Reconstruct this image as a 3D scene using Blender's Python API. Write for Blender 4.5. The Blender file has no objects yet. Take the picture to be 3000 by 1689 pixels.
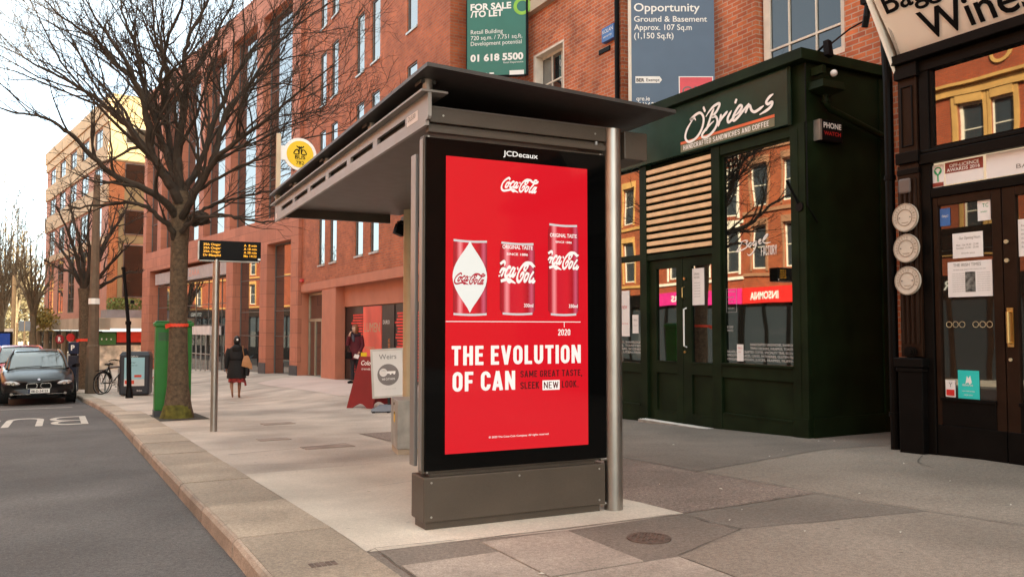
import bpy, bmesh, math, random
from mathutils import Vector, Matrix
random.seed(7)
sc = bpy.context.scene
COL = sc.collection
R = math.radians
# ------------------------------------------------------------------ camera, sky, sun, exposure
EYE = 1.27
YAW, PITCH, FPX = R(28.4), math.atan(118.5/2440), 2440.0
cam = bpy.data.cameras.new('camera'); cam_o = bpy.data.objects.new('camera', cam); COL.objects.link(cam_o)
cam.sensor_width = 36; cam.lens = 36*FPX/3000; cam.clip_end = 3000; cam.clip_start = .05
cam_o.location = (0, 0, EYE); cam_o.rotation_euler = (R(90)+PITCH, 0, -YAW)
sc.camera = cam_o
SUN_EL, SUN_AZ = R(33), R(139)          # azimuth clockwise from +Y
w = bpy.data.worlds.new('World'); sc.world = w; w.use_nodes = True
nt = w.node_tree; bg = nt.nodes['Background']
sky = nt.nodes.new('ShaderNodeTexSky'); sky.sky_type = 'NISHITA'; sky.sun_disc = False
sky.sun_elevation = SUN_EL; sky.sun_rotation = SUN_AZ; sky.dust_density = 3.0; sky.air_density = .6; sky.ozone_density = .6
# thin bright cloud veil over the blue
wtc = nt.nodes.new('ShaderNodeTexCoord'); wn = nt.nodes.new('ShaderNodeTexNoise'); wn.inputs['Scale'].default_value = 2.2; wn.inputs['Detail'].default_value = 7
wr = nt.nodes.new('ShaderNodeMapRange'); wr.inputs[1].default_value = .3; wr.inputs[2].default_value = .7; wr.inputs[3].default_value = .45; wr.inputs[4].default_value = .8
wm = nt.nodes.new('ShaderNodeMix'); wm.data_type = 'RGBA'; wm.inputs[7].default_value = (1.58, 1.66, 1.80, 1)
nt.links.new(wtc.outputs['Generated'], wn.inputs['Vector']); nt.links.new(wn.outputs[0], wr.inputs[0]); nt.links.new(wr.outputs[0], wm.inputs[0])
nt.links.new(sky.outputs[0], wm.inputs[6]); nt.links.new(wm.outputs[2], bg.inputs[0]); bg.inputs[1].default_value = .15
sl = bpy.data.lights.new('sun', 'SUN'); sl.energy = 3.4; sl.angle = R(.5); sl.color = (1, .93, .82)
so = bpy.data.objects.new('sun', sl); COL.objects.link(so)
sdir = Vector((math.cos(SUN_EL)*math.sin(SUN_AZ), math.cos(SUN_EL)*math.cos(SUN_AZ), math.sin(SUN_EL)))
so.rotation_euler = sdir.to_track_quat('Z', 'Y').to_euler(); so.location = (30, -30, 40)
vs = sc.view_settings
vs.view_transform = 'Standard'; vs.look = 'None'; vs.gamma = 1
EXPO = 3.03
vs.exposure = EXPO
try:
    vs.use_white_balance = True; vs.white_balance_temperature = 7450; vs.white_balance_tint = -3
except Exception: pass
EG = 1/2**EXPO          # lamps and screens are set against the exposure
try: sc.cycles.max_bounces = 8; sc.cycles.use_denoising = True
except Exception: pass

# ------------------------------------------------------------------ helpers
def srgb(r, g, b):
    f = lambda c: (c/255/12.92 if c/255 <= .04045 else ((c/255+.055)/1.055)**2.4)
    return (f(r), f(g), f(b), 1)
MATS = {}
def mat(name, col, rough=.6, metal=0, var=.12, vs_=3., bump=0, bs=60., ior=1.45, stain=0, speck=0, coat=0, isl=0, gum=0):
    if name in MATS: return MATS[name]
    m = bpy.data.materials.new(name); m.use_nodes = True; MATS[name] = m
    t = m.node_tree; N = t.nodes; L = t.links; b = N['Principled BSDF']
    b.inputs['Roughness'].default_value = rough; b.inputs['Metallic'].default_value = metal
    b.inputs['IOR'].default_value = ior
    if coat: b.inputs['Coat Weight'].default_value = coat; b.inputs['Coat Roughness'].default_value = .05
    col = tuple(col[:3])
    tc = N.new('ShaderNodeTexCoord')
    def noise(scale, det=5):
        n = N.new('ShaderNodeTexNoise'); n.inputs['Scale'].default_value = scale; n.inputs['Detail'].default_value = det
        L.new(tc.outputs['Object'], n.inputs['Vector']); return n
    cur = None
    n1 = noise(vs_); mr = N.new('ShaderNodeValToRGB')
    mr.color_ramp.elements[0].position = .3; mr.color_ramp.elements[1].position = .7
    mr.color_ramp.elements[0].color = tuple(c*(1-var) for c in col)+(1,)
    mr.color_ramp.elements[1].color = tuple(min(1, c*(1+var)) for c in col)+(1,)
    L.new(n1.outputs[0], mr.inputs[0]); cur = mr.outputs[0]
    def mul(cur, fac_socket, lo, hi, p0, p1):
        r = N.new('ShaderNodeValToRGB'); r.color_ramp.elements[0].position = p0; r.color_ramp.elements[1].position = p1
        r.color_ramp.elements[0].color = (lo, lo, lo, 1); r.color_ramp.elements[1].color = (hi, hi, hi, 1)
        L.new(fac_socket, r.inputs[0])
        x = N.new('ShaderNodeMix'); x.data_type = 'RGBA'; x.blend_type = 'MULTIPLY'; x.inputs[0].default_value = 1
        L.new(cur, x.inputs[6]); L.new(r.outputs[0], x.inputs[7]); return x.outputs[2]
    if stain:
        n2 = noise(.55, 8); cur = mul(cur, n2.outputs[0], 1-stain, 1.04, .36, .58)
    if speck:
        n3 = noise(130, 2); cur = mul(cur, n3.outputs[0], 1-speck, 1+speck*.8, .32, .68)
        n5 = noise(38, 3); cur = mul(cur, n5.outputs[0], 1-speck*.7, 1+speck*.5, .3, .7)
    if isl:
        g_ = N.new('ShaderNodeNewGeometry'); cur = mul(cur, g_.outputs['Random Per Island'], 1-isl, 1+isl*.5, 0, 1)
    if gum:
        vo = N.new('ShaderNodeTexVoronoi'); vo.inputs['Scale'].default_value = 3.2; L.new(tc.outputs['Object'], vo.inputs['Vector']); cur = mul(cur, vo.outputs['Distance'], 1-gum, 1, .045, .06)
        n6 = noise(.22, 6); cur = mul(cur, n6.outputs[0], .86, 1.06, .38, .6)
    L.new(cur, b.inputs['Base Color'])
    n4 = noise(vs_*4, 4); rr = N.new('ShaderNodeMapRange'); rr.inputs[3].default_value = max(.01, rough*.82); rr.inputs[4].default_value = min(1, rough*1.15)
    L.new(n4.outputs[0], rr.inputs[0]); L.new(rr.outputs[0], b.inputs['Roughness'])
    if bump:
        nb = noise(bs, 4); bp = N.new('ShaderNodeBump'); bp.inputs['Strength'].default_value = bump; bp.inputs['Distance'].default_value = .02
        L.new(nb.outputs[0], bp.inputs['Height']); L.new(bp.outputs[0], b.inputs['Normal'])
    return m
def brick(name, c1, c2, cm, bw=.225, rh=.075, mort=.009, offset=.5, var=.35, rough=.85):
    if name in MATS: return MATS[name]
    m = bpy.data.materials.new(name); m.use_nodes = True; MATS[name] = m
    t = m.node_tree; N = t.nodes; L = t.links; b = N['Principled BSDF']; b.inputs['Roughness'].default_value = rough
    tc = N.new('ShaderNodeTexCoord'); sx = N.new('ShaderNodeSeparateXYZ'); L.new(tc.outputs['Object'], sx.inputs[0])
    ad = N.new('ShaderNodeMath'); L.new(sx.outputs[0], ad.inputs[0]); L.new(sx.outputs[1], ad.inputs[1])
    cx = N.new('ShaderNodeCombineXYZ'); L.new(ad.outputs[0], cx.inputs[0]); L.new(sx.outputs[2], cx.inputs[1])
    br = N.new('ShaderNodeTexBrick'); L.new(cx.outputs[0], br.inputs[0]); br.offset = offset
    br.inputs['Color1'].default_value = tuple(c1[:3])+(1,); br.inputs['Color2'].default_value = tuple(c2[:3])+(1,); br.inputs['Mortar'].default_value = tuple(cm[:3])+(1,)
    br.inputs['Scale'].default_value = 1; br.inputs['Brick Width'].default_value = bw; br.inputs['Row Height'].default_value = rh
    br.inputs['Mortar Size'].default_value = mort; br.inputs['Bias'].default_value = -.1; br.inputs['Mortar Smooth'].default_value = .2
    n = N.new('ShaderNodeTexNoise'); n.inputs['Scale'].default_value = 1.3; n.inputs['Detail'].default_value = 9; n.inputs['Roughness'].default_value = .65
    L.new(tc.outputs['Object'], n.inputs['Vector'])
    r = N.new('ShaderNodeValToRGB'); r.color_ramp.elements[0].position = .33; r.color_ramp.elements[1].position = .66
    r.color_ramp.elements[0].color = (1-var,)*3+(1,); r.color_ramp.elements[1].color = (1.08,)*3+(1,)
    L.new(n.outputs[0], r.inputs[0])
    x = N.new('ShaderNodeMix'); x.data_type = 'RGBA'; x.blend_type = 'MULTIPLY'; x.inputs[0].default_value = 1
    L.new(br.outputs[0], x.inputs[6]); L.new(r.outputs[0], x.inputs[7]); L.new(x.outputs[2], b.inputs['Base Color'])
    bp = N.new('ShaderNodeBump'); bp.inputs['Strength'].default_value = .5; bp.inputs['Distance'].default_value = .01; bp.invert = True
    L.new(br.outputs[1], bp.inputs['Height']); L.new(bp.outputs[0], b.inputs['Normal'])
    return m
def glass(name, col=(.012, .013, .012), ior=2.3, rough=.015, wav=0, ws=1.2):
    if name in MATS: return MATS[name]
    m = bpy.data.materials.new(name); m.use_nodes = True; MATS[name] = m
    t = m.node_tree; N = t.nodes; L = t.links; b = N['Principled BSDF']
    b.inputs['Base Color'].default_value = tuple(col)+(1,); b.inputs['Roughness'].default_value = rough; b.inputs['IOR'].default_value = ior
    if wav:
        tc = N.new('ShaderNodeTexCoord'); n = N.new('ShaderNodeTexNoise'); n.inputs['Scale'].default_value = ws; n.inputs['Detail'].default_value = 1
        L.new(tc.outputs['Object'], n.inputs['Vector'])
        bp = N.new('ShaderNodeBump'); bp.inputs['Strength'].default_value = wav; bp.inputs['Distance'].default_value = .05
        L.new(n.outputs[0], bp.inputs['Height']); L.new(bp.outputs[0], b.inputs['Normal'])
    return m
def emis(name, col, s=1.):
    if name in MATS: return MATS[name]
    m = bpy.data.materials.new(name); m.use_nodes = True; MATS[name] = m
    b = m.node_tree.nodes['Principled BSDF']; b.inputs['Base Color'].default_value = tuple(c*.15 for c in col[:3])+(1,)
    b.inputs['Emission Color'].default_value = tuple(col[:3])+(1,); b.inputs['Emission Strength'].default_value = s*EG; b.inputs['Roughness'].default_value = .25
    return m

class MB:
    def __init__(s): s.bm = bmesh.new(); s.T = Matrix.Identity(4)
    def v(s, p): return s.bm.verts.new(s.T @ Vector(p))
    def face(s, pts):
        try: return s.bm.faces.new([s.v(p) for p in pts])
        except ValueError: return None
    def box(s, x0, x1, y0, y1, z0, z1):
        if x0 > x1: x0, x1 = x1, x0
        if y0 > y1: y0, y1 = y1, y0
        if z0 > z1: z0, z1 = z1, z0
        V = [s.v(p) for p in ((x0,y0,z0),(x1,y0,z0),(x1,y1,z0),(x0,y1,z0),(x0,y0,z1),(x1,y0,z1),(x1,y1,z1),(x0,y1,z1))]
        for f in ((3,2,1,0),(4,5,6,7),(0,1,5,4),(1,2,6,5),(2,3,7,6),(3,0,4,7)): s.bm.faces.new([V[i] for i in f])
        return s
    def prism(s, pts, d):           # pts: 3-D polygon, extruded by vector d
        d = Vector(d); A = [s.v(p) for p in pts]; B = [s.v(Vector(p)+d) for p in pts]; n = len(pts)
        s.bm.faces.new(A[::-1]); s.bm.faces.new(B)
        for i in range(n): s.bm.faces.new([A[i], A[(i+1) % n], B[(i+1) % n], B[i]])
        return s
    def tube(s, pts, rad, n=8, cap=True):
        pts = [Vector(p) for p in pts]
        if not isinstance(rad, (list, tuple)): rad = [rad]*len(pts)
        rings = []; prev = None
        for i, p in enumerate(pts):
            d = (pts[min(i+1, len(pts)-1)]-pts[max(i-1, 0)])
            d = d.normalized() if d.length > 1e-9 else Vector((0, 0, 1))
            if prev is None:
                a = Vector((0, 0, 1)) if abs(d.z) < .9 else Vector((1, 0, 0)); u = d.cross(a).normalized()
            else:
                u = prev-d*prev.dot(d); u = u.normalized() if u.length > 1e-6 else d.orthogonal().normalized()
            prev = u; q = d.cross(u)
            rings.append([s.v(p+(u*math.cos(2*math.pi*k/n)+q*math.sin(2*math.pi*k/n))*rad[i]) for k in range(n)])
        for a, b in zip(rings, rings[1:]):
            for k in range(n): s.bm.faces.new([a[k], a[(k+1) % n], b[(k+1) % n], b[k]])
        if cap and n > 2: s.bm.faces.new(rings[0][::-1]); s.bm.faces.new(rings[-1])
        return s
    def loft(s, rings, cap=True, closed=True):
        Rg = [[s.v(p) for p in r] for r in rings]; n = len(Rg[0])
        for a, b in zip(Rg, Rg[1:]):
            for k in range(n if closed else n-1): s.bm.faces.new([a[k], a[(k+1) % n], b[(k+1) % n], b[k]])
        if cap: s.bm.faces.new(Rg[0][::-1]); s.bm.faces.new(Rg[-1])
        return s
    def disc(s, c, r, nrm, n=32, depth=.004, ry=None):
        nrm = Vector(nrm).normalized(); u = Vector((0, 0, 1)) if abs(nrm.z) < .9 else Vector((1, 0, 0)); a = u.cross(nrm).normalized(); b = nrm.cross(a)
        ry = ry or r; c = Vector(c)
        return s.prism([c+a*r*math.cos(2*math.pi*k/n)+b*ry*math.sin(2*math.pi*k/n) for k in range(n)], nrm*depth)
    def ring(s, c, r0, r1, nrm, n=32, depth=.004):
        nrm = Vector(nrm).normalized(); u = Vector((0, 0, 1)) if abs(nrm.z) < .9 else Vector((1, 0, 0)); a = u.cross(nrm).normalized(); b = nrm.cross(a); c = Vector(c)
        P = lambda r, k, d: s.v(c+a*r*math.cos(2*math.pi*k/n)+b*r*math.sin(2*math.pi*k/n)+nrm*d)
        Q = [[P(r0, k, 0), P(r1, k, 0), P(r1, k, depth), P(r0, k, depth)] for k in range(n)]
        for k in range(n):
            p, q = Q[k], Q[(k+1) % n]
            for i in range(4): s.bm.faces.new([p[i], p[(i+1) % 4], q[(i+1) % 4], q[i]])
        return s
def obj(name, mb, m, parent=None, smooth=False, bev=0):
    bm = mb.bm if isinstance(mb, MB) else mb
    bmesh.ops.recalc_face_normals(bm, faces=bm.faces)
    me = bpy.data.meshes.new(name); bm.to_mesh(me); bm.free()
    o = bpy.data.objects.new(name, me); COL.objects.link(o)
    for mm in (m if isinstance(m, (list, tuple)) else [m]): me.materials.append(mm)
    if smooth:
        for p in me.polygons: p.use_smooth = True
        try: me.set_sharp_from_angle(angle=R(38))
        except Exception: pass
    if bev:
        b = o.modifiers.new('bevel', 'BEVEL'); b.width = bev; b.segments = 2; b.limit_method = 'ANGLE'
    if parent: o.parent = parent
    return o
def tag(o, label, cat, group=None):
    o['label'] = label; o['category'] = cat
    if group: o['group'] = group
    return o
def thing(name, label, cat, loc=(0, 0, 0), rz=0, group=None):
    o = bpy.data.objects.new(name, None); COL.objects.link(o); o.location = loc; o.rotation_euler = (0, 0, rz); o.empty_display_size = .2
    return tag(o, label, cat, group)
def struct(o, kind='structure'): o['kind'] = kind; return o
def copy_tree(o, parent=None):
    c = o.copy(); COL.objects.link(c); c.parent = parent
    for ch in list(o.children): copy_tree(ch, c)
    return c
bpy.context.view_layer.update()
_dg = bpy.context.evaluated_depsgraph_get
def text_mesh(body, bold=0, spacing=1.):
    cu = bpy.data.curves.new('t', 'FONT'); cu.body = body; cu.size = 1; cu.offset = bold; cu.space_character = spacing; cu.resolution_u = 3
    o = bpy.data.objects.new('t', cu); COL.objects.link(o); bpy.context.view_layer.update()
    me = bpy.data.meshes.new_from_object(o.evaluated_get(_dg())); bpy.data.objects.remove(o); bpy.data.curves.remove(cu)
    return me
CAP = .729
class Frame:
    def __init__(s, o, r, u): s.o = Vector(o); s.r = Vector(r).normalized(); s.u = Vector(u).normalized(); s.n = s.r.cross(s.u)
    def p(s, x, y, d=0): return s.o+s.r*x+s.u*y+s.n*d
def letters(bm, fr, body, x, y, cap, width=None, bold=0, slant=0, align='L', spacing=1., thick=.0015):
    me = text_mesh(body, bold, spacing); s = cap/CAP
    xs = [v.co.x for v in me.vertices]
    if not xs: return
    x0, x1 = min(xs), max(xs); k = s if width is None else width/(x1-x0)
    sh = {'L': 0, 'C': -(x1-x0)*k/2, 'R': -(x1-x0)*k}[align]
    vv = [bm.verts.new(fr.p(x+sh+(v.co.x-x0)*k+slant*v.co.y*s, y+v.co.y*s, thick)) for v in me.vertices]
    for f in me.polygons:
        try: bm.faces.new([vv[i] for i in f.vertices])
        except ValueError: pass
    bpy.data.meshes.remove(me)
def lettering(parent, fr, lines, m, name='lettering', thick=.003):
    bm = bmesh.new()
    for l in lines: letters(bm, fr, thick=thick, **l)
    return obj(name, bm, m, parent)
def T(body, x, y, cap, width=None, **k): return dict(body=body, x=x, y=y, cap=cap, width=width, **k)
# condensed sign lettering: each glyph is a few strokes of even width
def _arc(cx, cy, rx, ry, a0, a1, n=8): return [(cx+rx*math.cos(R(a0+(a1-a0)*k/n)), cy+ry*math.sin(R(a0+(a1-a0)*k/n))) for k in range(n+1)]
def glyph(c, t):
    h = t/2; q = .5; B, M_, Tp = h, .52, 1-h
    def O(w): l, r, rx, ry = h, w-h, (w-t)/2, .2; return _arc((l+r)/2, Tp-ry, rx, ry, 180, 0)+_arc((l+r)/2, B+ry, rx, ry, 0, -180)+[(l, Tp-ry)]
    w = .47; l, r = h, w-h; m = w/2; rx = (w-t)/2
    G = {'I': (t, [[(h, 0), (h, 1)]]), 'T': (.44, [[(0, Tp), (.44, Tp)], [(.22, 0), (.22, 1)]]), 'H': (w, [[(l, 0), (l, 1)], [(r, 0), (r, 1)], [(l, M_), (r, M_)]]),
     'E': (.40, [[(l, 0), (l, 1)], [(0, Tp), (.40, Tp)], [(0, M_), (.36, M_)], [(0, B), (.40, B)]]), 'F': (.40, [[(l, 0), (l, 1)], [(0, Tp), (.40, Tp)], [(0, M_-.03), (.36, M_-.03)]]), 'L': (.38, [[(l, 0), (l, 1)], [(0, B), (.38, B)]]),
     'V': (.50, [[(h*.9, 1), (.25, 0)], [(.5-h*.9, 1), (.25, 0)]]), 'O': (w, [O(w)]), 'U': (w, [[(l, 1)]+_arc(m, B+.2, rx, .2, 180, 360)+[(r, 1)]]), 'N': (.50, [[(h, 0), (h, 1)], [(.5-h, 0), (.5-h, 1)], [(h, 1-h*.4), (.5-h, h*.4)]]),
     'C': (.45, [[(r, .68)]+_arc(m, Tp-.2, rx, .2, 0, 180)+_arc(m, B+.2, rx, .2, 180, 360)+[(r, .32)]]), 'G': (w, [[(r, .68)]+_arc(m, Tp-.2, rx, .2, 0, 180)+_arc(m, B+.2, rx, .2, 180, 360)+[(r, .48), (m, .48)]]), 'A': (.52, [[(h*.9, 0), (.26, 1)], [(.52-h*.9, 0), (.26, 1)], [(.12, .26), (.40, .26)]]),
     'S': (.45, [[(r, .74)]+_arc(m, Tp-.18, rx, .18, 0, 180)+[(l, .68), (l+.05, .58), (r-.05, .42), (r, .32)]+_arc(m, B+.18, rx, .18, 0, -180)+[(l, .26)]]), 'M': (.62, [[(h, 0), (h, 1)], [(.62-h, 0), (.62-h, 1)], [(h, 1-h*.5), (.31, .2)], [(.62-h, 1-h*.5), (.31, .2)]]), 'R': (w, [[(l, 0), (l, 1)], [(l, Tp)]+_arc(m+.02, Tp-.22, rx-.02, .22, 90, -90)+[(l, Tp-.44)], [(m-.02, .48), (r+.01, 0)]]),
     'P': (.44, [[(l, 0), (l, 1)], [(l, Tp)]+_arc(m, Tp-.24, rx-.015, .24, 90, -90)+[(l, Tp-.48)]]), 'D': (w, [[(l, 0), (l, 1)], [(l, Tp), (m-.03, Tp)]+_arc(m-.03, Tp-.22, rx+.03, .22, 90, 0)+_arc(m-.03, B+.22, rx+.03, .22, 0, -90)+[(l, B)]]), 'B': (w, [[(l, 0), (l, 1)], [(l, Tp)]+_arc(m, Tp-.21, rx-.02, .21, 90, -90)+[(l, M_)], [(l, M_)]+_arc(m, (M_+B)/2, rx, (M_-B)/2, 90, -90)+[(l, B)]]),
     'K': (.48, [[(l, 0), (l, 1)], [(l, .40), (.48-h, 1)], [(l+.10, .54), (.48-h*.7, 0)]]), 'W': (.70, [[(h*.9, 1), (.19, 0)], [(.19, 0), (.35, .95)], [(.35, .95), (.51, 0)], [(.51, 0), (.70-h*.9, 1)]]), 'Y': (.46, [[(h*.9, 1), (.23, .45)], [(.46-h*.9, 1), (.23, .45)], [(.23, 0), (.23, .48)]]),
     '2': (.44, [[(l, .72)]+_arc(m, Tp-.2, rx, .2, 180, -20)+[(l, .10)], [(0, B), (.44, B)]]), '0': (w, [O(w)]), ',': (.16, [[(.09, .14), (.04, -.13)]]), '.': (.16, [[(.08, 0), (.08, .15)]])}
    return G.get(c)
def block(bm, fr, body, x, y, cap, width, wt=.17, gap=.11, sp=.26, thick=.001):
    seq, cur = [], 0
    for c in body:
        if c == ' ': cur += sp; continue
        g = glyph(c, wt)
        if g is None: continue
        seq.append((cur, g[1])); cur += g[0]+gap
    k = width/(cur-gap)
    for i, (x0, sts) in enumerate(seq):
        for j, st in enumerate(sts):
            P = [Vector((p[0]+x0, p[1], 0)) for p in st]; L = []
            for a in range(len(P)):
                d0 = (P[a]-P[a-1]).normalized() if a else None; d1 = (P[a+1]-P[a]).normalized() if a < len(P)-1 else None
                d0 = d0 or d1; d1 = d1 or d0; n0, n1 = Vector((-d0.y, d0.x, 0)), Vector((-d1.y, d1.x, 0)); n = (n0+n1).normalized(); n = n*(wt/2/max(.5, n.dot(n0)))
                L.append((P[a]+n, P[a]-n))
            f = lambda p: fr.p(x+p.x*k, y+p.y*cap, thick+.00005*j)
            for a, b in zip(L, L[1:]):
                try: bm.faces.new([bm.verts.new(f(q)) for q in (a[0], a[1], b[1], b[0])])
                except ValueError: pass
def block_lettering(parent, fr, lines, m, name='lettering', thick=.001):
    bm = bmesh.new()
    for l in lines: block(bm, fr, thick=thick, **l)
    return obj(name, bm, m, parent)
def Bk(body, x, y, cap, width, **k): return dict(body=body, x=x, y=y, cap=cap, width=width, **k)
def cr(pts, n=8):                 # Catmull-Rom
    P = [Vector((p[0], p[1], 0)) for p in pts]; P = [P[0]*2-P[1]]+P+[P[-1]*2-P[-2]]; out = []
    for i in range(1, len(P)-2):
        for k in range(n):
            t = k/n; a, b, c, d = P[i-1:i+3]
            out.append(.5*((2*b)+(c-a)*t+(2*a-5*b+4*c-d)*t*t+(3*b-a-3*c+d)*t**3))
    return out+[P[-2]]
def stroke(bm, fr, pts, w0, w1, ox, oy, sx, sy, pen=R(60), thick=.002, clip=None):
    q = cr(pts, 7); L = []
    for i, p in enumerate(q):
        d = q[min(i+1, len(q)-1)]-q[max(i-1, 0)]; a = math.atan2(d.y, d.x); n = Vector((-math.sin(a), math.cos(a), 0))
        t = i/(len(q)-1); tp = min(1, 6*t+.35, 6*(1-t)+.35)
        wd = (w0+(w1-w0)*abs(math.cos(a-pen)))*.5*tp
        L.append((p+n*wd, p-n*wd))
    f = lambda p: fr.p(ox+p.x*sx, oy+p.y*sy, thick)
    for i in range(len(L)-1):
        a, b = L[i], L[i+1]
        if clip and not (clip[0]+.004 < ox+a[0].x*sx < clip[1]-.004 and clip[0]+.004 < ox+b[0].x*sx < clip[1]-.004): continue
        try: bm.faces.new([bm.verts.new(f(a[0])), bm.verts.new(f(a[1])), bm.verts.new(f(b[1])), bm.verts.new(f(b[0]))])
        except ValueError: pass
def sm(t): t = min(max(t, 0), 1); return t*t*(3-2*t)
def gz(x, y):
    if y <= 5: b = 0
    elif y <= 27: b = -.033*(y-5)
    elif y <= 62: b = -.726-.019*(y-27)
    else: b = -1.391
    return b+.30*sm((y-13)/9)*sm((x-3.5)/4)
RT, FW = Vector((math.cos(YAW), -math.sin(YAW), 0)), Vector((math.sin(YAW), math.cos(YAW), 0))
def at(u, v, f):                  # photograph pixel + distance along the view -> point in the place
    a, b = (u-1500)/FPX, -(v-844.5)/FPX
    return Vector((0, 0, EYE))+RT*(a*f)+FW*((math.cos(PITCH)-math.sin(PITCH)*b)*f)+Vector((0, 0, (math.sin(PITCH)+math.cos(PITCH)*b)*f))
def sheet(name, poly, off, m, ys=None, thick=0):
    bm = bmesh.new(); bm.faces.new([bm.verts.new((x, y, 0)) for x, y in poly])
    cuts = [((0, y, 0), (0, 1, 0)) for y in (ys or [5]+list(range(13, 28))+[62])]
    if max(p[0] for p in poly) > 3.5: cuts += [((x, 0, 0), (1, 0, 0)) for x in (3.5, 4, 4.5, 5, 5.5, 6, 6.5, 7, 7.5)]
    for co, no in cuts: bmesh.ops.bisect_plane(bm, geom=bm.verts[:]+bm.edges[:]+bm.faces[:], plane_co=co, plane_no=no)
    for v in bm.verts: v.co.z = gz(v.co.x, v.co.y)+off
    o = obj(name, bm, m); struct(o)
    for p in o.data.polygons:
        if p.normal.z < 0: p.flip()
    return o

# ------------------------------------------------------------------ materials
m_asph = mat('asphalt', (.108, .097, .092), .85, var=.16, vs_=.9, bump=.35, bs=140, speck=.38, stain=.22, gum=.3)
m_pave = mat('pavement concrete', (.52, .44, .37), .85, var=.10, vs_=1.1, bump=.2, bs=90, speck=.14, stain=.26, gum=.35)
m_pad = mat('pale concrete', (.62, .54, .45), .85, var=.10, vs_=1.6, bump=.2, bs=90, speck=.12, stain=.22, gum=.25)
m_pasph = mat('pavement asphalt', (.29, .235, .19), .85, var=.12, vs_=.8, bump=.3, bs=150, speck=.3, stain=.2, gum=.4)
m_pasph2 = mat('worn pavement asphalt', (.27, .205, .17), .85, var=.16, vs_=1.8, bump=.5, bs=60, speck=.5, stain=.15, gum=.4)
m_pasph3 = mat('dark asphalt patch', (.21, .172, .142), .85, var=.12, vs_=1.4, bump=.3, bs=150, speck=.26, stain=.2, gum=.4)
m_gran = mat('granite slab', (.40, .33, .275), .8, var=.14, vs_=2.2, bump=.2, bs=80, speck=.25, stain=.3, isl=.12, gum=.3)
m_kerb = mat('kerb granite', (.42, .335, .255), .8, var=.18, vs_=1.6, bump=.25, bs=70, speck=.28, stain=.25, isl=.22)
m_kerbf = mat('kerb face granite', (.40, .31, .24), .8, var=.2, vs_=3, bump=.3, bs=60, speck=.25, stain=.25, isl=.25)
m_joint = mat('joint dirt', (.10, .085, .07), .95)
m_ramp = mat('pink paving', (.56, .455, .40), .8, var=.08, vs_=1, speck=.08, stain=.08)
m_white = mat('road paint', (.50, .45, .385), .7, var=.2, vs_=8)
m_soil = mat('dark soil', (.055, .045, .035), .95, var=.4, vs_=14, bump=.6, bs=40)
m_iron = mat('cast iron', (.15, .105, .085), .7, metal=.3, var=.3, vs_=20, bump=.5, bs=90)
m_brickZ = brick('red brick', (.52, .125, .042), (.35, .078, .03), (.36, .155, .09), mort=.012, var=.36)
m_brickG = brick('old orange brick', (.66, .17, .06), (.42, .095, .042), (.52, .34, .24), mort=.009, var=.5)
m_stone = brick('red sandstone cladding', (.47, .165, .095), (.38, .13, .075), (.17, .06, .04), bw=.9, rh=.55, mort=.008, var=.12, rough=.75)
m_stoneP = mat('red sandstone', (.47, .17, .10), .75, var=.08, vs_=2)
m_plinth = mat('dark granite plinth', (.055, .055, .06), .5, var=.2, vs_=6)
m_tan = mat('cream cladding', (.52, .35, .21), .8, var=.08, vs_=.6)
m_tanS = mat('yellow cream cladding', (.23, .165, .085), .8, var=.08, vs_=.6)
m_tanbr = brick('pink brick', (.52, .23, .16), (.46, .19, .13), (.45, .25, .18), var=.12)
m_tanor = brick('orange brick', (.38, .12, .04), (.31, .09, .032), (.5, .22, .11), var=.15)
m_conc = mat('canopy concrete', (.50, .41, .31), .85, var=.1, vs_=1, stain=.2)
m_glass = glass('window glass', (.02, .022, .022), 3.5, wav=.02, ws=.5)
m_glassD = glass('dark glass', (.012, .012, .01), 1.7)
m_shopgl = glass('shop glass', (.004, .005, .004), 3.2, wav=.05, ws=.9)
m_winegl = glass('old shop glass', (.006, .004, .003), 2.7, wav=.10, ws=.9)
m_doorgl = glass('door glass', (.016, .011, .008), 1.9, wav=.05)
m_frame = mat('grey window frame', (.13, .12, .11), .5)
m_wfr = mat('cream paint', (.68, .60, .50), .6, var=.1, vs_=5)
m_green = mat('dark green paint', (.0085, .0150, .0055), .5, ior=1.18, var=.38, vs_=2.5, bump=.05, bs=30)
m_greenF = mat('green fascia board', (.018, .046, .034), .16, var=.3, vs_=1.2, ior=1.32)
m_wood = mat('pale wood slat', (.74, .49, .28), .6, var=.12, vs_=5)
m_black = mat('black joinery', (.0045, .0035, .003), .45, ior=1.17, var=.3, vs_=4, bump=.06, bs=25)
m_brownj = mat('brown painted joinery', (.020, .009, .005), .4, ior=1.2, var=.3, vs_=3, bump=.06, bs=25)
m_cream = mat('cream signboard', (.88, .80, .71), .5, var=.04, vs_=.8)
m_ink = mat('black lettering', (.005, .0045, .005), .5, ior=1.2)
m_inkw = mat('white lettering', (.80, .78, .74), .5, var=.03)
m_inkg = mat('grey lettering', (.16, .15, .14), .5)
m_inkgold = mat('tan lettering', (.42, .33, .20), .5)
m_inkr = mat('red lettering', (.55, .02, .02), .5)
m_steel = mat('brushed steel', (.40, .375, .345), .38, metal=1, var=.12, vs_=3)
m_steelD = mat('galvanised steel', (.42, .41, .38), .45, metal=.75, var=.25, vs_=6)
m_shel = mat('brown grey shelter paint', (.085, .066, .05), .42, metal=.1, var=.10, vs_=3, stain=.18, speck=.06)
m_shelB = mat('grey shelter beam paint', (.27, .25, .235), .38, metal=.4, var=.05, vs_=2)
m_shelU = mat('shelter soffit', (.16, .13, .115), .5, var=.05, vs_=2)
m_roofp = mat('shelter roof edge', (.05, .047, .045), .4, metal=.3)
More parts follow.
